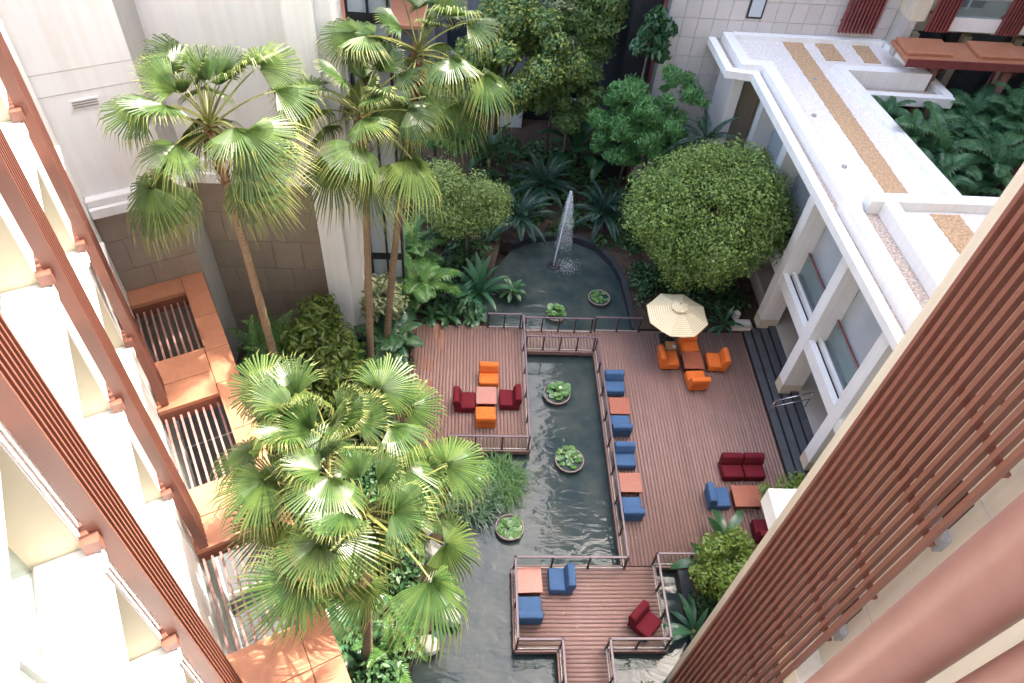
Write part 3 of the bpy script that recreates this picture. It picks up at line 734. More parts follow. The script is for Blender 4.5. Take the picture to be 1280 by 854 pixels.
# keep the jog square: shift inner line
eave_in = [(E0[0]+.30, 29.58), (E1[0]+.30, E1[1]+.3), (E2[0]+.30, E1[1]+.15), (E3[0]+.30, E3[1]), (ext[0]+.30, ext[1])]
strip('eave_parapet', eave, eave_in, 7.45, 7.75, M['white'])
par = [(P0[0], 29.57), (P1[0], 26.9), (P2[0], 26.9), (P3[0], P3[1]), (P3[0]+.1, 18.55)]
par_in = [(P0[0]+.42, 29.57), (P1[0]+.42, 27.32), (P2[0]+.45, 27.32), (P3[0]+.42, P3[1]), (P3[0]+.52, 18.55)]
gl = [(a[0]+.01, a[1]) for a in eave_in]; gr_ = [(13.4, 29.58), (13.4, 28.13), (13.4, 28.13), (13.9, E3[1]), (ext[0]+2, ext[1])]
strip('gravel_ledge', gl, gr_, 7.46, 7.62, M['gravel_b'])
strip('roof_parapet', par, par_in, 7.3, 8.0, M['white'])
# right side parapet of the long roof strip, from the photo corners
Q0 = A(1042, 80, 8); Q1 = A(1197, 256, 8); Q2 = A(1150, 90, 8); Q3 = A(1178, 108, 7.6)
rp = [(Q0[0], Q0[1]), (Q1[0], 18.55)]
strip('roof_parapet', [(Q0[0], Q0[1]), (Q1[0], 18.55)], [(Q0[0]+.45, Q0[1]-.4), (Q1[0]+.45, 18.55)], 7.2, 8.0, M['white'])
strip('roof_parapet', [(Q0[0]+.02, Q0[1]), (17.9, Q0[1]-.05)], [(Q0[0]+.4, Q0[1]-.42), (17.9, Q0[1]-.47)], 7.2, 7.998, M['white'])
strip('roof_parapet', [(17.9, Q0[1]-.47), (17.2, 29.55)], [(18.3, Q0[1]-.47), (17.6, 29.55)], 7.2, 8.0, M['white'])
strip('lower_eave', [(15.2, 26.0), (19.1, 25.9)], [(15.2, 26.3), (19.1, 26.2)], 7.1, 7.5, M['white'])
strip('lower_eave', [(18.8, 26.21), (18.3, 29.5)], [(19.15, 26.21), (18.7, 29.5)], 7.1, 7.5, M['white'])
strip('gravel_ledge', [(15.2, 26.31), (15.2, 26.8)], [(18.79, 26.31), (18.79, 26.8)], 7.1, 7.3, M['gravel_b'])
wb('roof_parapet', P0[0]+.43, 17.19, 29.3, 29.585, 7.3, 8.02, M['white'])
# gravel deck between the parapets
V = [(P0[0]+.41, 29.31), (P1[0]+.41, 27.3), (P2[0]+.44, 27.3), (P3[0]+.4, P3[1]), (P3[0]+.5, 18.56), (Q1[0]+.02, 18.56), (Q0[0]+.02, Q0[1]-.02), (17.88, Q0[1]-.04), (17.25, 29.31)]
prism('gravel_roof', [(x-wx, y-wy) for x, y in V], 7.12, 7.80, M['gravel_w'], wg)
g0 = A(974, 46, 7.8); g1 = A(999, 49, 7.8); g2 = A(1112, 248, 7.8); g3 = A(1141, 250, 7.8)
def wavy(a, b, n=110, amp=.022):
    return [(a[0]+(b[0]-a[0])*i/n+random.uniform(-amp, amp), a[1]+(b[1]-a[1])*i/n) for i in range(n+1)]
poly = wavy((g0[0], 29.28), (g2[0], 18.6)) + wavy((g1[0], 29.28), (g3[0], 18.6))[::-1]
o = prism('gold_gravel_stripe', [(x-wx, y-wy) for x, y in poly], 7.79, 7.83, M['gravel_g'], wg)
for (pa, pb, pc, pd) in (((1015, 50), (1037, 52), (1057, 77), (1033, 76)), ((1061, 53), (1083, 55), (1101, 80), (1081, 79))):
    q = [A(*p, 7.8) for p in (pa, pb, pc, pd)]
    ln = wavy(q[0], q[3], 16, .02) + wavy(q[1], q[2], 16, .02)[::-1]
    prism('gold_gravel_stripe', [(x-wx, y-wy) for x, y in ln], 7.79, 7.83, M['gravel_g'], wg)
# near roof part (y < 18.5) with its own parapet
wb('roof_parapet', P3[0]+.55, 24, 18.1, 18.545, 7.2, 8.35, M['white'])
K0 = (P3[0]-.15, 18.54)
strip('roof_parapet', [K0, (K0[0]+.5, 8)], [(K0[0]+.42, 18.54), (K0[0]+.92, 8)], 7.2, 8.12, M['white'])
strip('gravel_ledge', [(K0[0]+.43, 18.09), (K0[0]+.93, 8)], [(K0[0]+1.3, 18.09), (K0[0]+1.8, 8)], 7.2, 7.86, M['gravel_b'])
strip('roof_parapet', [(K0[0]+1.1, 18.08), (K0[0]+1.6, 8)], [(K0[0]+1.55, 18.08), (K0[0]+2.05, 8)], 7.3, 8.34, M['white'])
wb('gravel_roof', K0[0]+1.6, 24, 8, 18.09, 7.2, 8.02, M['gravel_w'])
h0 = A(1166, 273, 8.04); h1 = A(1203, 275, 8.04)
poly = wavy((h0[0], 17.95), (h0[0]+.7, 10)) + wavy((h1[0], 17.95), (h1[0]+.7, 10))[::-1]
prism('gold_gravel_stripe', [(x-wx, y-wy) for x, y in poly], 8.0, 8.05, M['gravel_g'], wg)
wb('core', XF+2.82, 15.6, 8, 18.5, -.3, 7.34, M['cream'])
wb('core', XF+2.82, 15.2, 18.5, 29.4, -.3, 7.34, M['cream'])
wb('roof_slab', XF+.5, 15.3, 8, 29.5, 7.45, 7.458, M['gravel_b'])
for (px, py) in ((1017, 145), (1026, 182), (1055, 209), (1018, 100)):
    x, y = A(px, py, 7.8); link('roof_drain', lathe_mesh('roof_drain', [(.09, 0), (.09, .05), (.05, .07), (.001, .07)], M['greyframe'], 10), wg, (x-wx, y-wy, 7.8))
# steps from the deck to the terrace
st = thing('terrace_steps', 'flight of dark slate steps between the large deck and the white wing', 'steps', (12, 15, 0))
SY0, SY1 = 8.6, 20.05
for k in range(4):
    x0 = 11.43+.295*k; x1 = x0+.30+ (0.05 if k < 3 else .06)
    yy = SY0; 
    while yy < SY1-.1:
        ye = min(SY1, yy+1.9+.35*((k*3) % 4)); 
        if SY1-ye < .8: ye = SY1
        box('step_slab', x0-12, x0+.293-12, yy+.004-15, ye-.004-15, -.3, .15*(k+1)-.004*(k == 3), M['step'], st); yy = ye
    box('riser_shade', x0-.006-12, x0-.001-12, SY0-15, SY1-15, .15*k+.002, .15*(k+1)-.012, M['black'], st)  # thin black strip: the riser's shadow put in as colour
for (y, lab) in ((15.9, 'pair of steel handrails on the dark steps beside the middle white pillar'), (11.75, 'pair of steel handrails on the dark steps half hidden by the shrubs')):
    hr = thing('handrail', lab, 'handrail', (12.4, y, 0), 0, 'steel handrails on the dark steps')
    for dy in (0,):
        link('rail', tube_mesh('rail', [(.25, dy, 1.5), (-1.05, dy, .92)], .024, M['chrome'], 8), hr)
        link('rail', tube_mesh('rail', [(.25, dy, 1.12), (-1.05, dy, .54)], .02, M['chrome'], 8), hr)
        link('post', tube_mesh('post', [(.22, dy, .55), (.22, dy, 1.49)], .022, M['chrome'], 8), hr)
        link('post', tube_mesh('post', [(-1.0, dy, 0.01), (-1.0, dy, .94)], .022, M['chrome'], 8), hr)

# ------------------------------------------------------------------ BACK BUILDINGS
YB = 29.62
bk = thing('tiled_block', 'tall grey tiled hotel block behind the gravel roof', 'building', (13, YB, 0))
box('core', 8.05-13, 17.35-13, .05, 12, -.9, 40, M['grout'], bk)
tw, th = .625, .81
z = 4.42
row = 0
while z < 12:
    x = 8.05 + (row % 2)*0.0
    while x < 17.3:
        xe = min(x+tw, 17.35)
        box('tile', x+.008-13, xe-.008-13, -.004, .05, z+.008, z+th-.008, M['tile'], bk); x = xe
    z += th; row += 1
box('lower_wall', 8.05-13, 17.35-13, -.002, .05, -.9, 4.41, M['tile'], bk)
box('upper_wall', 8.05-13, 17.35-13, -.002, .05, z+.01, 40, M['tile'], bk)
box('window_frame', 11.2-13, 11.85-13, -.06, .06, 8.6, 10.6, M['black'], bk); box('window_pane', 11.27-13, 11.78-13, -.075, -.06, 8.68, 10.5, M['pane'], bk)
scn1 = thing('slat_screen', 'maroon slat screen on the grey tiled wall above the gravel roof', 'slat screen', (15.85, YB-.2, 0))
for k in range(10): box('slat', -.72+.155*k, -.72+.155*k+.07, -.1, .05, 8.3, 14, M['slat_red'], scn1)
for z in (8.7, 11, 13.3): box('bracket', -.7, .75, .052, .2, z, z+.06, M['slat_red'], scn1)
# block to the right with red canopies
YR = 28.55
rbk = thing('canopied_block', 'cream hotel block with balconies behind the right garden', 'building', (22, YR+.5, 0))
box('wall', 17.36-22, 30-22, .9, 10, -.9, 40, M['cream'], rbk)
box('wall', 17.36-22, 18.0-22, -.5, .9, 9.3, 40, M['cream'], rbk)
box('wall', 17.36-22, 17.7-22, -.5, .9, 4, 9.3, M['greywall'], rbk)
for k in range(3):
    x0 = 19.1+2.95*k*1.0
    for lv in range(4):
        zz_ = 8.98+3.2*lv
        box('balcony_front', x0-22, x0+2.1-22, -.5, -.3, zz_, zz_+.55, M['white'], rbk)
        box('balcony_glass', x0-22, x0+2.1-22, -.48, -.46, zz_+.55, zz_+1.25, M['glass'], rbk)
        box('balcony_rail', x0-22, x0+2.1-22, -.5, -.44, zz_+1.25, zz_+1.30, M['greyframe'], rbk)
        box('balcony_floor', x0-22, x0+2.1-22, -.299, .9, zz_+.1, zz_+.3, M['floor'], rbk)
        box('window_pane', x0+.1-22, x0+2.0-22, .85, .89, zz_+.4, zz_+2.7, M['pane_dk'], rbk)
        box('window_post', x0+1.2-22, x0+1.3-22, .8, .849, zz_+.3, zz_+2.8, M['white'], rbk)
for k in range(4):
    x0 = 18.15+2.95*k
    if k: box('wall', x0-.1-22, x0+.95-22, -.45, .9, 8.9, 40, M['cream'], rbk)
    lab = ['maroon slat screen over the red canopy, beside the grey tiled block', 'maroon slat screen over the red canopy, past the first balcony', 'maroon slat screen over the red canopy, past the second balcony', 'maroon slat screen over the red canopy, past the third balcony'][k]
    s_ = thing('slat_screen', lab, 'slat screen', (x0+.4, YR-.15, 0), 0, 'maroon slat screens on the back blocks')
    for j in range(7): box('slat', -.45+.14*j, -.45+.14*j+.06, -.08, .06, 9.0, 15, M['slat_red'], s_)
    box('bracket', -.45, .45, .062, .25, 9.6, 9.68, M['slat_red'], s_)
rc = thing('red_canopy', 'long flat terracotta canopy over the garden entrance', 'canopy', (20, 27.6, 0))
box('slab', 16.9-20, 30-20, -.95, .75, 8.45, 8.62, M['terra'], rc, .02)
box('fascia', 16.88-20, 30-20, -1.0, -.951, 8.38, 8.70, M['slat_red'], rc)
for k in range(4): box('raised_panel', 17.0+2.95*k-20, 18.9+2.95*k-20, -.55, .7, 8.622, 8.76, M['terra'], rc, .02)
for x in (18.6, 21.7, 24.8):
    link('column', tube_mesh('column', [(x-20, -.2, -.9), (x-20, -.2, 8.44)], .2, M['bar'], 14), rc)
    link('strut', tube_mesh('strut', [(x-20-.25, .5, 6.2), (x-20+.7, -.3, 8.44)], .05, M['slat_red'], 6), rc)
    link('strut', tube_mesh('strut', [(x-20+.25, .5, 6.2), (x-20-.7, -.3, 8.44)], .05, M['slat_red'], 6), rc)
box('lobby_glass', 17.7-22, 30-22, .84, .89, -.5, 8.3, M['pane_dk'], rbk)
for k in range(5): box('lobby_post', 18.4+2.3*k-22, 18.75+2.3*k-22, .55, .83, -.5, 8.3, M['beige'], rbk)
dw = thing('pool_wall', 'dark blue tiled wall at the edge of the right garden', 'wall', (20, 23.2, 0))
box('wall', -3.4, 8, -.4, .3, -.9, 4.6, M['pool'] if 'pool' in M else M.setdefault('pool', mat('dark_blue_tile', (.012, .016, .03), (.006, .008, .016), 3, .3)), dw)
box('coping', -3.42, 8, -.42, .34, 4.602, 4.68, M['rim'], dw)
# unseen tall block added right of the garden, sized to shade the courtyard
eb = thing('shade_block', 'unseen cream block added right of the garden to shade the courtyard', 'building', (29, 12, 0))
box('wall', -4, 8, -22, 17.9, -.9, 46, M['cream'], eb)
for lv in range(11):
    for k in range(8): box('window_pane', -4.03, -3.99, -18+4*k, -15.9+4*k, 2+3.2*lv, 4.1+3.2*lv, M['pane_dk'], eb)
# far facade behind the trees
YF = 35.0
fb = thing('grey_block', 'shaded grey hotel facade with dark windows behind the tall tree', 'building', (2, YF, 0))
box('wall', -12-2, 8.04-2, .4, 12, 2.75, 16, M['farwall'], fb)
box('ground_floor_glass', -12-2, 8.04-2, 2.0, 2.3, -.9, 2.74, M['pane_dk'], fb)
box('rail_beam', -12-2, 8.04-2, .1, .3, 1.15, 1.30, M['greywall'], fb)
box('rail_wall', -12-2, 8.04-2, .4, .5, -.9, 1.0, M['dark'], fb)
for x in (-6.5, -2.2, 2.2, 6.4):
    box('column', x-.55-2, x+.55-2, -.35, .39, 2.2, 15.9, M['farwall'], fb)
    box('column', x-.65-2, x+.65-2, -.45, .39, -.9, .9, M['greywall'], fb)
    for q in range(4): box('column_rib', x-.5+.28*q-2, x-.34+.28*q-2, -.3, .1, .9, 2.2, M['greywall'], fb)
for lv in range(4):
    for x in (-9, -4.4, -.2, 4.2):
        box('window', x-.9-2, x+.9-2, .3, .42, 3.6+3.2*lv, 5.2+3.2*lv, M['pane_dk'], fb)
        box('window_sill', x-1.0-2, x+1.0-2, .2, .41, 3.45+3.2*lv, 3.59+3.2*lv, M['greywall'], fb)
# red pipe and dark recess at the joint of the two blocks
rp_ = link('drain_pipe', tube_mesh('drain_pipe', [(7.75, 29.4, -.5), (7.75, 29.4, 20)], .07, M['slat_red'], 10)); tag(rp_, 'thin red drain pipe beside the grey tiled block', 'pipe')
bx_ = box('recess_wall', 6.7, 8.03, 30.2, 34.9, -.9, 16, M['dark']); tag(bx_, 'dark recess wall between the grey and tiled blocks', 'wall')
cb = thing('red_beam', 'red roof edge jutting from the grey block above the twin palms', 'canopy', (-3.2, 34.6, 0))
box('slab', -3.0, 1.2, -2.2, 0.35, 6.0, 6.2, M['terra'], cb, .02); box('bracket', .2, .35, -1.5, .35, 5.4, 5.99, M['slat_red'], cb)
#PLANTS
# ------------------------------------------------------------------ PLANTS
def rotz(P, a):
    c, s = math.cos(a), math.sin(a); P = np.asarray(P, float); Q = P.copy()
    Q[:, 0] = P[:, 0]*c-P[:, 1]*s; Q[:, 1] = P[:, 0]*s+P[:, 1]*c; return Q
def fan_frond(name, elev, pet, R, m, seed, nseg=40, droop=.5):
    """fan leaf: arched petiole, pleated fan with free drooping tips; base at origin, heading +X"""
    r = np.random.default_rng(seed); V = []; F = []; mi = []
    # petiole as a thin 3-sided tube
    n = 7; pts = []
    for i in range(n):
        t = i/(n-1); e = elev-.35*t*t-.1*t
        if i == 0: p = np.zeros(3)
        else: p = pts[-1]+np.array([math.cos(e), 0, math.sin(e)])*pet/(n-1)
        pts.append(p)
    for i, p in enumerate(pts):
        w_ = .035*(1-.55*i/(n-1))
        for k in range(3):
            a = 2.094*k+.5; V.append(p+np.array([-math.sin(elev)*math.cos(a)*w_, math.sin(a)*w_, math.cos(a)*w_]))
    for i in range(n-1):
        for k in range(3): F.append((i*3+k, i*3+(k+1) % 3, i*3+3+(k+1) % 3, i*3+3+k)); mi.append(1)
    hub = pts[-1]; e = elev-.5
    ax = np.array([math.cos(e), 0, math.sin(e)]); up = np.array([-math.sin(e), 0, math.cos(e)]); sd_ = np.array([0, 1., 0])
    A0 = R_(62) if elev > 1.3 else (R_(80) if elev > 1.0 else R_(104))
    tent = .30 if elev > 1.0 else -.38
    def pt(a, rr, lift):
        # a from axis; fan shape slightly folded up along its axis and arching down with radius
        x = rr*math.cos(a); y = rr*math.sin(a)
        l = lift - .10*rr*math.cos(a)**2 + tent*abs(y)*(1 if tent < 0 else .4)
        p = hub+ax*x+sd_*y*.96+up*l
        return p
    ext = [max(.12, 1-.30*abs(-1+2*(k+.5)/nseg)**2.5)*r.uniform(.93, 1.05) for k in range(nseg)]
    for k in range(nseg):
        a0 = -A0+2*A0*k/nseg; a1 = -A0+2*A0*(k+1)/nseg; am = (a0+a1)/2
        Rk = R*ext[k]; split = .44*R
        b = len(V); fold = .55*(a1-a0)*.5
        tdx = am+r.normal(0, .02)
        V += [pt(a0, .05*R, 0), pt(am, .05*R, .02*R), pt(a1, .05*R, 0),
              pt(a0, split, -split*fold*.5), pt(am, split, split*fold*.6), pt(a1, split, -split*fold*.5)]
        q = .80*Rk; da = (a1-a0)*.24
        g = droop*r.uniform(.8, 1.9)
        d1 = np.array([0, 0, -g*(.28*R)**2*1.1/R]); d2 = np.array([0, 0, -g*(.5*R)**2*1.7/R])
        V += [pt(tdx-da, q, 0)+d1, pt(tdx, q, q*fold*.4)+d1, pt(tdx+da, q, 0)+d1, pt(tdx, Rk, 0)+d2]
        F += [(b, b+3, b+4, b+1), (b+1, b+4, b+5, b+2), (b+3, b+6, b+7, b+4), (b+4, b+7, b+8, b+5)]; mi += [0]*4
        F += [(b+6, b+9, b+7), (b+7, b+9, b+8)]; mi += [2]*2
    me = mesh(name, V, F, [m, M['petiole'], M['fan_tip']]); me.polygons.foreach_set('material_index', mi); return me
FANS = []
for i, (el, pl, dr) in enumerate(((1.35, 1.15, .3), (1.1, 1.35, .4), (.85, 1.55, .5), (.6, 1.75, .6), (.35, 1.9, .75), (.05, 1.9, .85), (-.3, 1.8, .95), (-.65, 1.6, 1.0))):
    FANS.append([fan_frond('frond', el+.25, pl*.98, 1.22, M['fan'] if i < 6 else M['fan_dk'], 10*i+j, 42, dr) for j in range(2)])
def fan_palm(base, top, label, n=34, sc=1.0, seed=1, trunk_r=(.14, .09), skip=None):
    r = random.Random(seed)
    t = thing('fan_palm', label, 'palm tree', (base[0], base[1], base[2]), 0, 'tall fan palms')
    b = Vector(base); tp = Vector(top)-b
    pts = []; rad = []
    N_ = 26
    for i in range(N_+1):
        q = i/N_; bow = math.sin(q*math.pi)*.12
        pts.append((tp.x*q**1.3+bow*.4, tp.y*q+bow*.3, tp.z*q)); rad.append((trunk_r[0]+(trunk_r[1]-trunk_r[0])*q)*(1.07 if i % 2 else .97)*(1.35 if i == 0 else 1))
    link('trunk', tube_mesh('trunk', pts, rad, M['bark'], 10), t)
    # fibrous leaf bases under the crown
    V = []; F = []
    for i in range(90):
        a = r.uniform(0, 6.283); z = r.uniform(-1.5, .1); q = .10+.02*r.random(); x, y = tp.x+math.cos(a)*q, tp.y+math.sin(a)*q
        l = r.uniform(.18, .4); o_ = .10+.12*r.random(); bb = len(V)
        V += [(x-math.sin(a)*.04, y+math.cos(a)*.04, tp.z+z), (x+math.sin(a)*.04, y-math.cos(a)*.04, tp.z+z), (x+math.cos(a)*o_, y+math.sin(a)*o_, tp.z+z+l)]
        F.append((bb, bb+1, bb+2))
    link('leaf_bases', mesh('leaf_bases', V, F, M['bark_red']), t)
    for i in range(n):
        q = i/(n-1); a = i*2.39996+r.uniform(-.45, .45)
        lv = min(7, int(q**.85*8)); me = r.choice(FANS[lv]); s = sc*r.uniform(.82, 1.12)*(.82+.18*min(1, q*2.2))
        o_ = link('frond', me, t, (tp.x, tp.y, tp.z+.30*(1-q)), rot=(r.uniform(-.5, .5), r.uniform(-.2, .2), a), scale=(s, s, s))
    return t
fan_palm((-6.05, 15.45, -.1), (-6.05, 15.5, 11.6), 'tall fan palm standing against the white end wall by the terracotta canopy', 29, 1.0, 3)
fan_palm((-3.35, 17.3, -.1), (-2.75, 17.4, 10.9), 'fan palm of the twin pair with the paler straight trunk', 24, .95, 5)
fan_palm((-2.9, 18.6, -.1), (-1.35, 18.7, 12.0), 'taller leaning fan palm of the twin pair, close to the glazed bay', 22, .92, 8)
fan_palm((-2.45, 7.06, -.1), (-1.85, 7.3, 8.2), 'fan palm over the rocky bank with drooping lower fronds', 18, .95, 12)
fan_palm((-3.3, 8.9, -.1), (-2.75, 8.75, 8.4), 'fan palm beside the terracotta canopy with the fullest upright crown', 27, .97, 17)

def feather_frond(name, length, elev, nl, ll, lw, m, seed, curve=1.4, vee=.5, dens=1.0, start=.16, rach=None):
    """arching rachis with two rows of leaflets; heading +X"""
    r = np.random.default_rng(seed); n = 14; pts = [np.zeros(3)]; dirs = []
    for i in range(n):
        e = elev-curve*(i/n)**1.4; d = np.array([math.cos(e), 0, math.sin(e)]); dirs.append(d); pts.append(pts[-1]+d*length/n)
    dirs.append(dirs[-1]); V = []; F = []; mi = []
    for i in range(n+1):
        w_ = .02*length/2*(1-.85*i/n)
        u_ = np.array([-dirs[i][2], 0, dirs[i][0]])
        V += [pts[i]+np.array([0, w_, 0]), pts[i]-np.array([0, w_, 0]), pts[i]+u_*w_]
        if i:
            b = 3*(i-1)
            for k in range(3): F.append((b+k, b+(k+1) % 3, b+3+(k+1) % 3, b+3+k)); mi.append(1)
    for s in (-1, 1):
        for j in range(nl):
            t = start+(1-start)*(j+.5)/nl; f = t*n; i = min(n-1, int(f)); p = pts[i]+(pts[i+1]-pts[i])*(f-i); d = dirs[i]
            u_ = np.array([-d[2], 0, d[0]]); y = np.array([0, s*1., 0])
            sh = math.sin(math.pi*min(1, .18+.86*t))**.6*(1-.25*t); l = ll*sh*r.uniform(.88, 1.1)
            fw = .25+.75*t
            v = (y*(1-.25*fw)+d*(.35+.5*fw)+u_*vee*r.uniform(.7, 1.2)); v /= np.linalg.norm(v)
            wd = d-v*(d@v); wd /= np.linalg.norm(wd); q = lw*r.uniform(.85, 1.15)
            g1 = np.array([0, 0, -.10*l]); g2 = np.array([0, 0, -.42*l]); b = len(V)
            V += [p-wd*q*.3, p+wd*q*.3, p+v*l*.5-wd*q*.5+g1*.5, p+v*l*.5+wd*q*.5+g1*.5, p+v*l*.95+g2]
            F += [(b, b+1, b+3, b+2), (b+2, b+3, b+4)]; mi += [0, 0]
    me = mesh(name, V, F, [m, rach or M['petiole']]); me.polygons.foreach_set('material_index', mi); return me
def blade_leaf(name, length, width, elev, m, curve=1.2, n=7, cup=.25, pet=.0):
    """long simple leaf folded along its midrib, arching; heading +X"""
    V = []; F = []; p = np.zeros(3)
    for i in range(n+1):
        t = i/n; e = elev-curve*t**1.3; d = np.array([math.cos(e), 0, math.sin(e)])
        if i: p = p+d*length/n
        tt = max(0, (t-pet)/(1-pet)); w_ = width/2*max(.03, math.sin(math.pi*min(1, tt*.93+.04))**.75) if t >= pet else .02
        u_ = np.array([-d[2], 0, d[0]])
        V += [p+np.array([0, w_, 0])+u_*w_*cup, p, p+np.array([0, -w_, 0])+u_*w_*cup]
        if i:
            b = 3*(i-1); F += [(b, b+1, b+4, b+3), (b+1, b+2, b+5, b+4)]
    return mesh(name, V, F, m, True)
ARECA = [feather_frond('frond', 1.9, e, 22, .55, .055, M['areca'], 40+i, 1.5, .5) for i, e in enumerate((1.45, 1.25, 1.0, .7))]
PHILO = [feather_frond('frond', 1.7, e, 13, .62, .16, M['philo'], 50+i, 1.6, .25) for i, e in enumerate((1.3, 1.0, .7))]
PHILO2 = [feather_frond('frond', 1.7, e, 14, .6, .15, M['areca'], 55+i, 1.8, .2) for i, e in enumerate((1.3, 1.0, .7))]
PHILO3 = [feather_frond('frond', 1.9, e, 26, .62, .075, M['philo2'], 58+i, 1.7, .35, rach=M['philo2']) for i, e in enumerate((1.3, 1.0, .7))]
CYC = [feather_frond('frond', 2.0, e, 40, .34, .035, M['cycad'], 60+i, 1.3, .45, rach=M['cycad']) for i, e in enumerate((1.3, .95, .6, .3))]
BAN = [blade_leaf('leaf', l, .55, e, M['banana'], c, 8, .3, .18) for l, e, c in ((2.6, 1.4, .7), (2.5, 1.15, 1.3), (2.3, .9, 1.7))]
NEST = [blade_leaf('leaf', l, .26, e, M['nest'], c, 7, .3, .05) for l, e, c in ((1.5, 1.35, .7), (1.6, 1.0, 1.0), (1.5, .6, 1.2), (1.3, .3, 1.0))]
SMALL = [blade_leaf('leaf', l, .20, e, M['philo'], c, 5, .25, .1) for l, e, c in ((.6, 1.2, 1.0), (.65, .8, 1.2), (.6, .4, 1.1))]
def rosette(name, label, cat, meshes, x, y, z, n, sc, group, stem=0.0, stem_m='bark_dk', seed=0, part='frond', spread=.06, dead=0):
    r = random.Random(seed+int(abs(x*97+y*31)*10)); t = thing(name, label, cat, (x, y, z), 0, group)
    if stem > 0: link('stem', tube_mesh('stem', [(0, 0, -.05), (.03, .02, stem*.5), (0, 0, stem)], [.11, .09, .08], M[stem_m], 8), t)
    for i in range(n):
        a = i*2.39996+r.uniform(-.3, .3); q = i/max(1, n-1); me = meshes[min(len(meshes)-1, int(q*len(meshes)))]; s = sc*r.uniform(.85, 1.15)
        link(part, me, t, (spread*math.cos(a), spread*math.sin(a), stem), rot=(r.uniform(-.15, .15), r.uniform(-.15, .15), a), scale=(s, s, s))
    return t
def clump(name, label, cat, meshes, x, y, z, stems, n, sc, group, h, spread=.5, seed=0, part='frond'):
    """several stems, each with its own rosette of fronds, in one plant"""
    r = random.Random(seed); t = thing(name, label, cat, (x, y, z), 0, group)
    for s_ in range(stems):
        a = 6.283*s_/stems+r.random(); d = spread*r.uniform(.3, 1); hh = h*(r.uniform(.6, 1.1) if h < 3.5 else r.uniform(.82, 1.05)); bx, by = d*math.cos(a), d*math.sin(a)
        link('stem', tube_mesh('stem', [(bx*.3, by*.3, -.05), (bx*.7, by*.7, hh*.5), (bx, by, hh)], [.05, .045, .03], M['petiole'], 6), t)
        for i in range(n):
            az = i*2.39996+r.uniform(-.4, .4)+s_; q = i/max(1, n-1); me = meshes[min(len(meshes)-1, int(q*len(meshes)))]; k = sc*r.uniform(.8, 1.15)
            link(part, me, t, (bx, by, hh), rot=(r.uniform(-.2, .2), r.uniform(-.2, .2), az), scale=(k, k, k))
    return t

# leafy crowns: many small folded leaves on clump surfaces
def leaf_cloud(name, centers, radii, count, size, m, seed, aspect=.5, shell=.55, flat=.75, droop=.25, parent=None, loc=(0, 0, 0), fuzz=.13):
    r = np.random.default_rng(seed); C_ = np.asarray(centers, float); Rr = np.asarray(radii, float)
    wt = Rr**2; k = r.choice(len(C_), count, p=wt/wt.sum())
    d = r.standard_normal((count, 3)); d /= np.linalg.norm(d, axis=1)[:, None]
    q = 1-(1-shell)*r.random(count)**1.6*1.0
    q *= r.normal(1, fuzz, count)
    P = C_[k]+d*(Rr[k]*q)[:, None]*np.array([1, 1, flat])
    nrm = d*np.array([1, 1, 1])+np.array([0, 0, .6])+.55*r.standard_normal((count, 3)); nrm /= np.linalg.norm(nrm, axis=1)[:, None]
    ax = np.cross(nrm, r.standard_normal((count, 3))); ax /= np.linalg.norm(ax, axis=1)[:, None]; ax[:, 2] -= droop; ax /= np.linalg.norm(ax, axis=1)[:, None]
    sd_ = np.cross(nrm, ax); sd_ /= np.linalg.norm(sd_, axis=1)[:, None]
    s = size*r.uniform(.65, 1.35, count); w_ = (s*aspect*.5)[:, None]; s = s[:, None]
    a = P-ax*s*.5; b = P+ax*s*.5; c1 = P+sd_*w_+nrm*s*.08; c2 = P-sd_*w_+nrm*s*.08
    V = np.stack([a, c1, b, c2], 1).reshape(-1, 3); i4 = 4*np.arange(count)[:, None]
    F = np.concatenate([i4+np.array([0, 1, 2]), i4+np.array([0, 2, 3])], 1).reshape(-1, 3)
    o = link(name, np_mesh(name, V, F, m, nper=3), parent, loc); return o
def lobes(rx, ry, rz, n, seed, rr=(.35, .55), base=(0, 0, 0), qq=(.55, .95)):
    r = np.random.default_rng(seed); C_ = []; R2 = []
    for i in range(n):
        d = r.standard_normal(3)
        if qq[0] > .8:
            zf = 1-2*(i+.5)/n; af = i*2.39996; d = np.array([math.cos(af)*math.sqrt(1-zf*zf), math.sin(af)*math.sqrt(1-zf*zf), zf])+.10*d
        d /= np.linalg.norm(d); q = r.uniform(*qq)
        C_.append((base[0]+d[0]*rx*q*.8, base[1]+d[1]*ry*q*.8, base[2]+d[2]*rz*q*.8)); R2.append(r.uniform(*rr)*min(rx, ry))
    return C_, R2
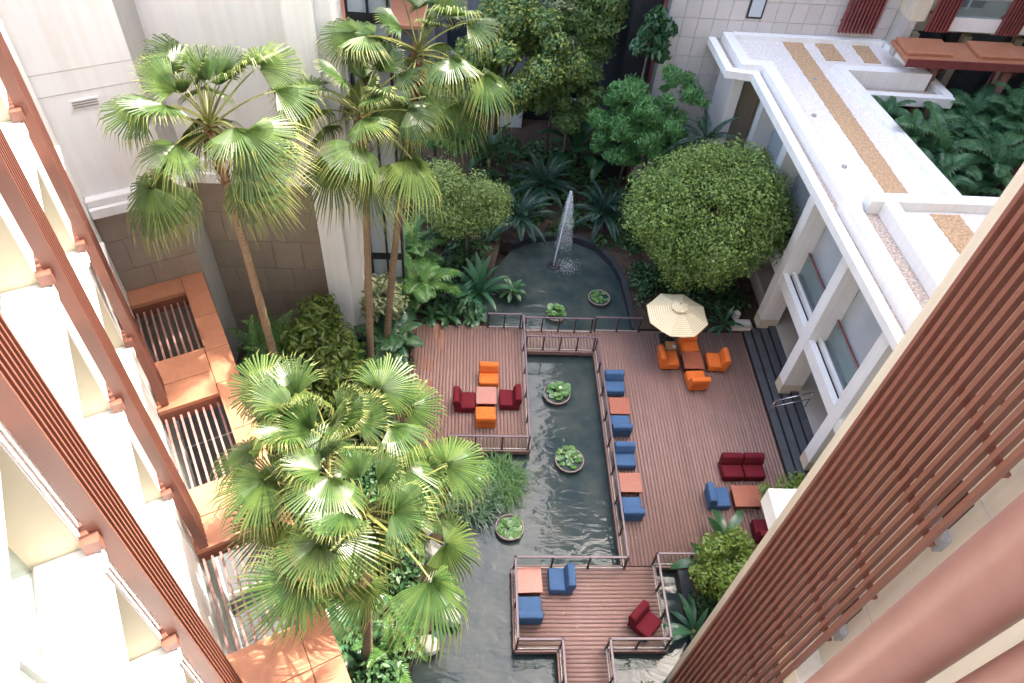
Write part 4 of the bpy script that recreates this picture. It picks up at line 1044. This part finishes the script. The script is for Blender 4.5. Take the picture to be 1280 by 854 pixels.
def tree(name, label, base, cc, rad, nlob, count, size, m, seed, rr=(.3, .5), aspect=.5, trunk_r=.16, limbs=7, group=None, flat=.75, extra=None, cat='tree', shell=.5, droop=.25, qq=(.55, .95)):
    t = thing(name, label, cat, (base[0], base[1], base[2]), 0, group)
    c = Vector((cc[0]-base[0], cc[1]-base[1], cc[2]-base[2])); C_, R2 = lobes(rad[0], rad[1], rad[2], nlob, seed, rr, tuple(c), qq)
    fork = Vector((c.x*.45, c.y*.45, max(.3, (c.z-rad[2]*.55))))
    tr = link('trunk', tube_mesh('trunk', [(0, 0, -.1), tuple(fork*.5+Vector((.05, .03, 0))), tuple(fork)], [trunk_r*1.25, trunk_r, trunk_r*.8], M['bark_dk'], 9), t)
    for i in range(limbs):
        e = Vector(C_[i % len(C_)]); mid = fork.lerp(e, .5)+Vector((0, 0, .15))
        link('limb', tube_mesh('limb', [tuple(fork-Vector((0, 0, .06))), tuple(mid), tuple(e)], [trunk_r*.55, trunk_r*.35, trunk_r*.12], M['bark_dk'], 6), tr)
    leaf_cloud('crown', C_, R2, count, size, m, seed, aspect, shell, flat, droop, t)
    if extra:
        em, ec, es, hi = extra
        top = [i for i in range(len(C_)) if C_[i][2] > c.z-rad[2]*.2]
        leaf_cloud('yellow_tips', [C_[i] for i in top], [R2[i]*1.03 for i in top], ec, es, em, seed+1, aspect, .9, flat, droop, t)  # yellower leaves over the upper lobes
    return t
# round clipped-looking tree beside the wing
x, y = at(888, 268, 4.3)
tree('round_tree', 'dense round bright green tree beside the parasol and the white wing', (9.75, 22.6, -.15), (x, y, 4.3), (3.2, 3.0, 2.75), 120, 62000, .125, M['tree_round'], 21, (.17, .30), .5, .13, 9, shell=.5, flat=.9, qq=(.82, 1.08))
x, y = at(655, 60, 7.2)
tree('tall_tree', 'tall tree with yellow-tipped foliage in front of the grey block', (1.0, 31.5, -.15), (2.1, 29.6, 6.1), (3.3, 2.4, 3.2), 56, 34000, .19, M['tree_a'], 31, (.17, .32), .5, .16, 10, extra=(M['tree_ay'], 5200, .18, 1), shell=.45)
x, y = at(803, 140, 4.6)
tree('feathery_tree', 'soft feathery mid green tree beside the grey tiled wall', (8.2, 28.2, -.15), (7.6, 27.4, 4.9), (2.7, 1.7, 2.7), 90, 30000, .21, M['tree_f'], 41, (.12, .30), .26, .11, 8, shell=.3, droop=.7, qq=(.3, 1.15))
tree('climbing_tree', 'narrow tree with large glossy leaves climbing beside the red pipe', (7.3, 29.0, -.15), (7.35, 28.9, 8.2), (1.0, .5, 1.7), 14, 1500, .4, M['banana'], 43, (.4, .7), .45, .06, 5, shell=.4)
tree('dark_tree', 'dark hanging foliage tree in the recess between the blocks', (5.6, 31.8, -.15), (5.2, 31.4, 7.2), (1.9, 1.2, 3.2), 34, 12000, .21, M['tree_a'], 45, (.35, .6), .4, .12, 7, shell=.4, droop=.8)
tree('leafy_tree', 'leafy mid green tree filling the corner between the grey block and the recess', (4.6, 30.6, -.15), (4.7, 30.2, 4.6), (1.6, 1.1, 2.2), 30, 11000, .2, M['tree_a'], 48, (.28, .5), .45, .09, 6, shell=.4, droop=.4)
tree('leafy_tree', 'leafy tree behind the yellow-green tree, below the red roof edge', (-1.6, 29.0, -.15), (-1.4, 28.6, 4.4), (2.0, 1.6, 2.4), 34, 13000, .2, M['tree_f'], 49, (.26, .45), .4, .1, 7, shell=.45, droop=.4)
tree('pale_tree', 'sparse pale green sapling beside the tall tree', (3.9, 31.3, -.15), (3.9, 30.9, 7.6), (.9, .7, 2.2), 14, 1700, .2, M['varieg'], 47, (.35, .6), .45, .06, 6, shell=.3, droop=.5)
x, y = at(588, 255, 3.6)
tree('yellow_bush', 'rounded yellow-green small-leaved tree left of the fountain', (.1, 24.0, -.12), (.0, 23.6, 3.5), (2.1, 1.9, 2.1), 44, 20000, .11, M['bush_y'], 51, (.26, .44), .55, .08, 8, shell=.5)
x, y = at(400, 415, 2.8)
tree('glossy_shrub', 'dense glossy shrub at the foot of the brown stone wall', (-5.1, 17.3, -.12), (-4.95, 16.9, 2.6), (1.35, 1.2, 1.7), 26, 4200, .26, M['shrub'], 61, (.32, .5), .38, .06, 6, cat='shrub')
tree('glossy_shrub', 'lower glossy shrub in front of the twin palm trunks', (-4.0, 15.4, -.12), (-3.9, 15.3, 1.9), (1.3, 1.2, 1.3), 20, 3200, .24, M['shrub'], 63, (.32, .5), .38, .05, 5, cat='shrub')
x, y = at(478, 372, 2.4)
tree('variegated_shrub', 'pale variegated shrub around the twin palm trunks', (-2.75, 18.6, -.12), (x, y, 2.3), (1.0, .9, 1.35), 18, 2000, .27, M['varieg'], 65, (.3, .5), .34, .05, 5, cat='shrub')
x, y = at(912, 690, 1.9)
tree('bright_shrub', 'bright green shrub beside the lower deck and slat screen', (8.35, 9.4, -.12), (8.1, 9.35, 1.5), (1.15, 1.15, 1.35), 30, 7000, .15, M['bushR'], 71, (.28, .46), .5, .05, 6, cat='shrub')
tree('loose_shrub', 'loose flowering shrub in front of the lower handrails', (10.4, 11.0, -.12), (10.6, 11.7, 1.4), (1.0, .9, 1.1), 24, 2600, .13, M['bushR'], 73, (.3, .5), .5, .04, 6, cat='shrub', shell=.25)
for i, (px, py, z, r_, lab) in enumerate(((900, 740, .4, .6, 'low leafy shrub under the bright shrub by the slat screen'),)):
    x, y = at(px, py, z)
    tree('low_shrub', lab, (x, y, -.12), (x, y, z*.8), (r_, r_, r_*.8), 10, 900, .15, M['gcover'], 80+i, (.35, .6), .5, .04, 4, cat='shrub')
tree('low_shrub', 'bright low shrub in the water corner below the lower deck', (5.6, 5.9, -.5), (5.5, 5.75, .1), (1.2, .6, .45), 16, 2600, .16, M['bushR'], 83, (.35, .6), .5, .04, 4, cat='shrub')

GP = 'feather palms in the garden'
def atp(px, py, z): return at(px, py, z)
for (px, py, z, st_, n, sc, h, lab, ms) in (
        (345, 440, 2.2, 4, 8, 1.05, 1.9, 'small feather palm beside the pale pier', ARECA),
        (500, 300, 2.6, 4, 7, 1.0, 2.2, 'feather palm clump in front of the glazed bay', ARECA),
        (520, 350, 1.6, 3, 8, 1.0, 1.4, 'split-leaf clump overhanging the far corner of the left deck', PHILO2),
        (490, 420, 1.0, 3, 6, .8, .8, 'split-leaf clump beside the stone edging', PHILO),
        (420, 700, 1.2, 4, 7, .85, 1.0, 'feather palm clump under the nearest fan palms', ARECA),
        (510, 640, 1.0, 3, 7, .8, .8, 'feather palm clump between the fan palms and the lily pot', ARECA),
        (490, 800, .8, 3, 6, .7, .6, 'feather palm clump at the near end of the rocky bank', ARECA),
        (430, 790, .6, 3, 6, .8, .5, 'split-leaf clump between the fan palm and the canopy', PHILO),
        (460, 480, 1.2, 4, 7, .85, 1.0, 'feather palm clump behind the fullest fan palm', ARECA),
        (550, 240, 3.0, 3, 7, .9, 2.2, 'feather palm clump beside the yellow-green tree', ARECA),
        (395, 560, 1.2, 3, 7, .85, 1.0, 'feather palm clump along the middle of the canopy', ARECA)):
    x, y = at(px, py, z); clump('feather_palm', lab, 'palm', ms, x, y, -.12, st_, n, sc, GP, h, .55, int(px+py))
for (px, py, z, n, lab) in ((682, 225, 1.0, 26, 'dark cycad behind the fountain jet'), (650, 268, .9, 24, 'dark cycad left of the fountain'), (757, 262, .9, 26, 'dark cycad right of the fountain beside the feathery tree')):
    x, y = at(px, py, z); rosette('cycad', lab, 'cycad', CYC, x, y, -.12, n, .95, 'dark cycads round the fountain', .75, 'bark_dk', 3)
for (px, py, z, n, sc, st_, lab) in ((908, 118, 4.9, 18, .8, 4.9, 'cycad palm on a tall stem beside the projecting roof corner'), (945, 185, 2.6, 20, .8, 2.2, 'cycad palm between the round tree and the wing wall')):
    x, y = (9.9, 26.3) if px == 908 else (10.2, 25.0); rosette('cycad_palm', lab, 'palm', CYC, x, y, -.12, n, sc, 'cycad palms beside the wing', st_, 'bark_dk', 5)
for (px, py, z, n, sc, lab) in ((722, 175, 1.6, 11, .95, 'banana plant with broad arching leaves behind the cycads'), (612, 190, 1.2, 9, .9, 'banana plant at the foot of the tall tree'), (760, 200, 1.0, 8, .8, 'banana plant beside the feathery tree trunk')):
    x, y = at(px, py, z); rosette('banana_plant', lab, 'banana plant', BAN, x, y, -.12, n, sc, 'banana plants', .9, 'petiole', 4, 'leaf')
for (px, py, z, n, sc, lab) in ((600, 350, .9, 26, 1.0, 'large strap-leaved plant overhanging the pond beside the left deck'), (570, 372, .4, 18, .75, 'smaller strap-leaved plant behind the left deck')):
    x, y = at(px, py, z); rosette('strap_leaf_plant', lab, 'plant', NEST, x, y, -.12, n, sc, 'strap-leaved plants by the pond', .25, 'petiole', 6, 'leaf')
for (px, py, lab) in ((560, 398, 'low broad-leaved plant on the far edge of the left deck'), (590, 402, 'low broad-leaved plant beside the far railing of the left deck'), (540, 392, 'low broad-leaved plant at the far corner of the left deck'), (640, 360, 'round-leaved plant at the pond margin below the strap leaves')):
    x, y = at(px, py, .2); rosette('broad_leaf_plant', lab, 'plant', SMALL, x, max(y, 20.5), -.12, 16, 1.0, 'low broad-leaved plants by the far deck edge', .15, 'petiole', 7, 'leaf')
for (px, py, n, lab) in ((885, 668, 7, 'dark upright banana leaves beside the bright shrub'), (868, 690, 6, 'low spreading banana leaves over the deck corner')):
    x, y = at(px, py, 1.0); rosette('banana_plant', lab, 'banana plant', BAN, x+.5, y-.3, -.12, n, .55, 'banana plants', .7, 'petiole', 9, 'leaf')
x, y = at(870, 785, .3); rosette('strap_leaf_plant', 'bright strap-leaved plant beside the foot of the slat screen', 'plant', NEST, x, y, -.12, 16, .7, 'strap-leaved plants by the pond', .1, 'petiole', 11, 'leaf')
x, y = at(845, 345, .2); rosette('strap_leaf_plant', 'strap-leaved plant on the bank behind the parasol', 'plant', NEST, x, y, -.12, 14, .6, 'strap-leaved plants by the pond', .1, 'petiole', 12, 'leaf')
x, y = at(905, 402, .2); rosette('strap_leaf_plant', 'strap-leaved plant at the deck edge beside the dark steps', 'plant', NEST, x, y, -.12, 14, .6, 'strap-leaved plants by the pond', .1, 'petiole', 13, 'leaf')
# right garden behind the wing
for i, (px, py, z, sc, h, lab) in enumerate(((1116, 124, 6.2, .62, 5.4, 'bright feather palm rising inside the notch of the gravel roof'), (1170, 175, 5.0, 1.0, 4.2, 'bright feather palm leaning against the right roof parapet'),
        (1215, 130, 5.0, 1.05, 4.2, 'feather palm under the red canopy, beside the first canopy column'), (1255, 120, 5.4, 1.0, 4.6, 'feather palm under the red canopy, beside the second canopy column'), (1190, 190, 4.6, .95, 3.8, 'feather palm just above the dark pool wall'), (1245, 180, 4.8, 1.0, 4.0, 'dark feather palm above the dark pool wall by the cream block'), (1275, 150, 5.0, 1.0, 4.2, 'feather palm in the corner of the right garden'))):
    yp_ = [25.0, 22.6, 25.6, 25.4, 22.0, 22.4, 24.4][i]
    d_ = _f*FPX + _r*(px-640) - _u*(py-427); t_ = yp_/d_[1]; x = float(d_[0]*t_); h = float(CAMH+d_[2]*t_)-.3
    clump('feather_palm', lab, 'palm', PHILO3, x, yp_, -.12, 4 if i else 2, 8, sc*(1.0 if i else 1.1), GP, h-.4, 1.1 if i else .25, 200+i)
# grassy plant at the bank beside the left deck corner
def tuft(name, label, x, y, z, n, L_, m, seed, spread=.5, cat='plant'):
    r = np.random.default_rng(seed); V = []; F = []
    for i in range(n):
        a = r.uniform(0, 6.283); q = spread*math.sqrt(r.random()); b0 = np.array([q*math.cos(a), q*math.sin(a), 0]); h_ = r.uniform(0, 6.283); e = r.uniform(.5, 1.4); l = L_*r.uniform(.6, 1.1); w_ = .022; p = b0; b = len(V)
        for k in range(4):
            ee = e-1.5*(k/3)**1.3; d = np.array([math.cos(h_)*math.cos(ee), math.sin(h_)*math.cos(ee), math.sin(ee)])
            if k: p = p+d*l/3
            s = np.array([-math.sin(h_), math.cos(h_), 0])*w_*(1-.3*k)
            V += [p-s, p+s]
            if k: F.append((b+2*k-2, b+2*k-1, b+2*k+1, b+2*k))
    t = thing(name, label, cat, (x, y, z)); o = link('foliage', np_mesh('foliage', V, F, m), t); return t
x, y = at(622, 595, .2); tuft('grassy_plant', 'dark grassy clump on the bank below the left deck corner', x, y, -.2, 900, .9, M['areca'], 5, .75)
x, y = at(590, 620, .2); tuft('grassy_plant', 'dark grassy clump between the palm fronds and the bank', x, y, -.12, 700, .9, M['banana'], 6, .7)
# ground cover in the beds
def cover(name, label, poly_pts, count, size, m, seed, h=.35):
    r = np.random.default_rng(seed); xs = np.array(poly_pts)
    tri = []
    P = []
    lo, hi = xs.min(0), xs.max(0)
    def inside(x, y):
        c = False; n = len(xs); j = n-1
        for i in range(n):
            if (xs[i, 1] > y) != (xs[j, 1] > y) and x < (xs[j, 0]-xs[i, 0])*(y-xs[i, 1])/(xs[j, 1]-xs[i, 1])+xs[i, 0]: c = not c
            j = i
        return c
    while len(P) < 150:
        q = r.uniform(lo, hi)
        if inside(*q): P.append((q[0], q[1], r.uniform(-.1, h)))
    o = leaf_cloud(name, P, r.uniform(.25, .6, len(P)), count, size, m, seed, .5, .3, .6, .2); o['kind'] = 'stuff'; o['label'] = label
    return o
cover('ground_cover', 'low mixed foliage covering the palm bed along the canopy', [(-8.2, 18.5), (-5.4, 13.0), (-2.6, 6.0), (-1.6, 3.0), (-1.5, 7.0), (-.9, 9.3), (-1.2, 11), (-.3, 12.8), (.4, 14.0), (-2.1, 14.1), (-2.1, 20.2), (-3.4, 20.3), (-3.4, 19), (-8, 18.9)], 15000, .24, M['gcover'], 90, .9)
cover('ground_cover', 'low foliage under the trees on the far bank', [(-3.4, 20.6), (.4, 20.6), (.9, 24.5), (1.8, 25.9), (.0, 29), (-3.5, 33)], 5000, .26, M['gcover'], 91, .6)
cover('ground_cover', 'dark low foliage behind the fountain', [(1.8, 26.0), (5.5, 26.2), (7.2, 24.5), (9.0, 27.5), (8.5, 31), (.5, 33.5), (0, 29)], 9000, .24, M['gcover'], 92, .5)
cover('ground_cover', 'dark foliage under the round tree', [(7.4, 21.0), (11.6, 20.5), (11.6, 26.5), (8.6, 27), (7.2, 24)], 6000, .2, M['gcover'], 93, .5)
cover('ground_cover', 'shrubby foliage along the kerb beside the lower deck', [(7.4, 7.2), (11.2, 7.0), (11.2, 9.8), (7.4, 9.8)], 3500, .18, M['gcover'], 94, .3)
cover('ground_cover', 'foliage filling the right garden', [(16.2, 19), (25, 19), (25, 28), (19.3, 28), (16.2, 25.6)], 9000, .4, M['gcover'], 95, 3.2)
# pale rocks on the bank
def rock_mesh(seed, s):
    bm = bmesh.new(); bmesh.ops.create_icosphere(bm, subdivisions=2, radius=1); r = np.random.default_rng(seed); pl = r.standard_normal((7, 3)); pl /= np.linalg.norm(pl, axis=1)[:, None]; dd = r.uniform(.55, .85, 7)
    for v in bm.verts:
        c = np.array(v.co)
        for n_, d in zip(pl, dd):
            k = c@n_
            if k > d: c = c-n_*(k-d)
        v.co = Vector((c[0]*s[0], c[1]*s[1], c[2]*s[2]))
    me = bpy.data.meshes.new('rock'); bm.to_mesh(me); bm.free(); me.materials.append(M['rock']); return me
for i, (px, py, s, lab) in enumerate(((548, 735, (.55, .6, .45), 'largest pale rock at the water edge under the palm fronds'), (560, 770, (.35, .4, .3), 'pale rock at the tip of the rocky bank'), (540, 690, (.45, .4, .4), 'pale rock below the lily pot bank'), (528, 660, (.4, .45, .35), 'pale rock beside the grassy clump'), (535, 805, (.3, .35, .3), 'small pale rock at the near water edge'), (566, 748, (.25, .3, .2), 'small flat pale rock standing in the water'), (515, 700, (.4, .4, .4), 'pale rock set back in the palm bed'))):
    x, y = at(px, py, .1); tag(link('rock', rock_mesh(i, s), None, (x, y, -.12+s[2]*.35), i*1.1), lab, 'rock', 'pale rocks on the bank')
# white carved stone by the steps
x, y = at(934, 408, .2); t = thing('stone_ornament', 'small white carved stone ornament beside the dark steps', 'ornament', (x-.1, y+.25, -.05))
link('block', boxmesh(.62, .3, .26, M['statue'], .05), t, (0, 0, .13)); link('block', boxmesh(.22, .26, .42, M['statue'], .06), t, (-.25, .3, .3), .4); link('base', boxmesh(.9, .5, .1, M['stone'], .02), t, (0, 0, -.02))

# fallen leaves on the decks
r = np.random.default_rng(77); P = []
for (a, b, c, d, n_) in ((-1.6, 2.2, 14.5, 19.8, 30), (5.5, 11.2, 10.2, 19.8, 60), (2.0, 6.0, 7.6, 9.8, 20)):
    P += [(r.uniform(a, b), r.uniform(c, d), .012) for _ in range(n_)]
V = []; F = []
for (x, y, z) in P:
    a = r.uniform(0, 6.28); l = r.uniform(.03, .07); c_, s_ = math.cos(a)*l, math.sin(a)*l; b = len(V)
    V += [(x-c_, y-s_, z), (x+s_*.4, y-c_*.4, z+.008), (x+c_, y+s_, z), (x-s_*.4, y+c_*.4, z+.008)]; F.append((b, b+1, b+2, b+3))
o = link('fallen_leaves', np_mesh('fallen_leaves', V, F, mat('dry_leaf', (.42, .36, .20), (.25, .17, .08), 3, .8))); o['kind'] = 'stuff'; o['label'] = 'scattered dry leaves lying on the plank decks'
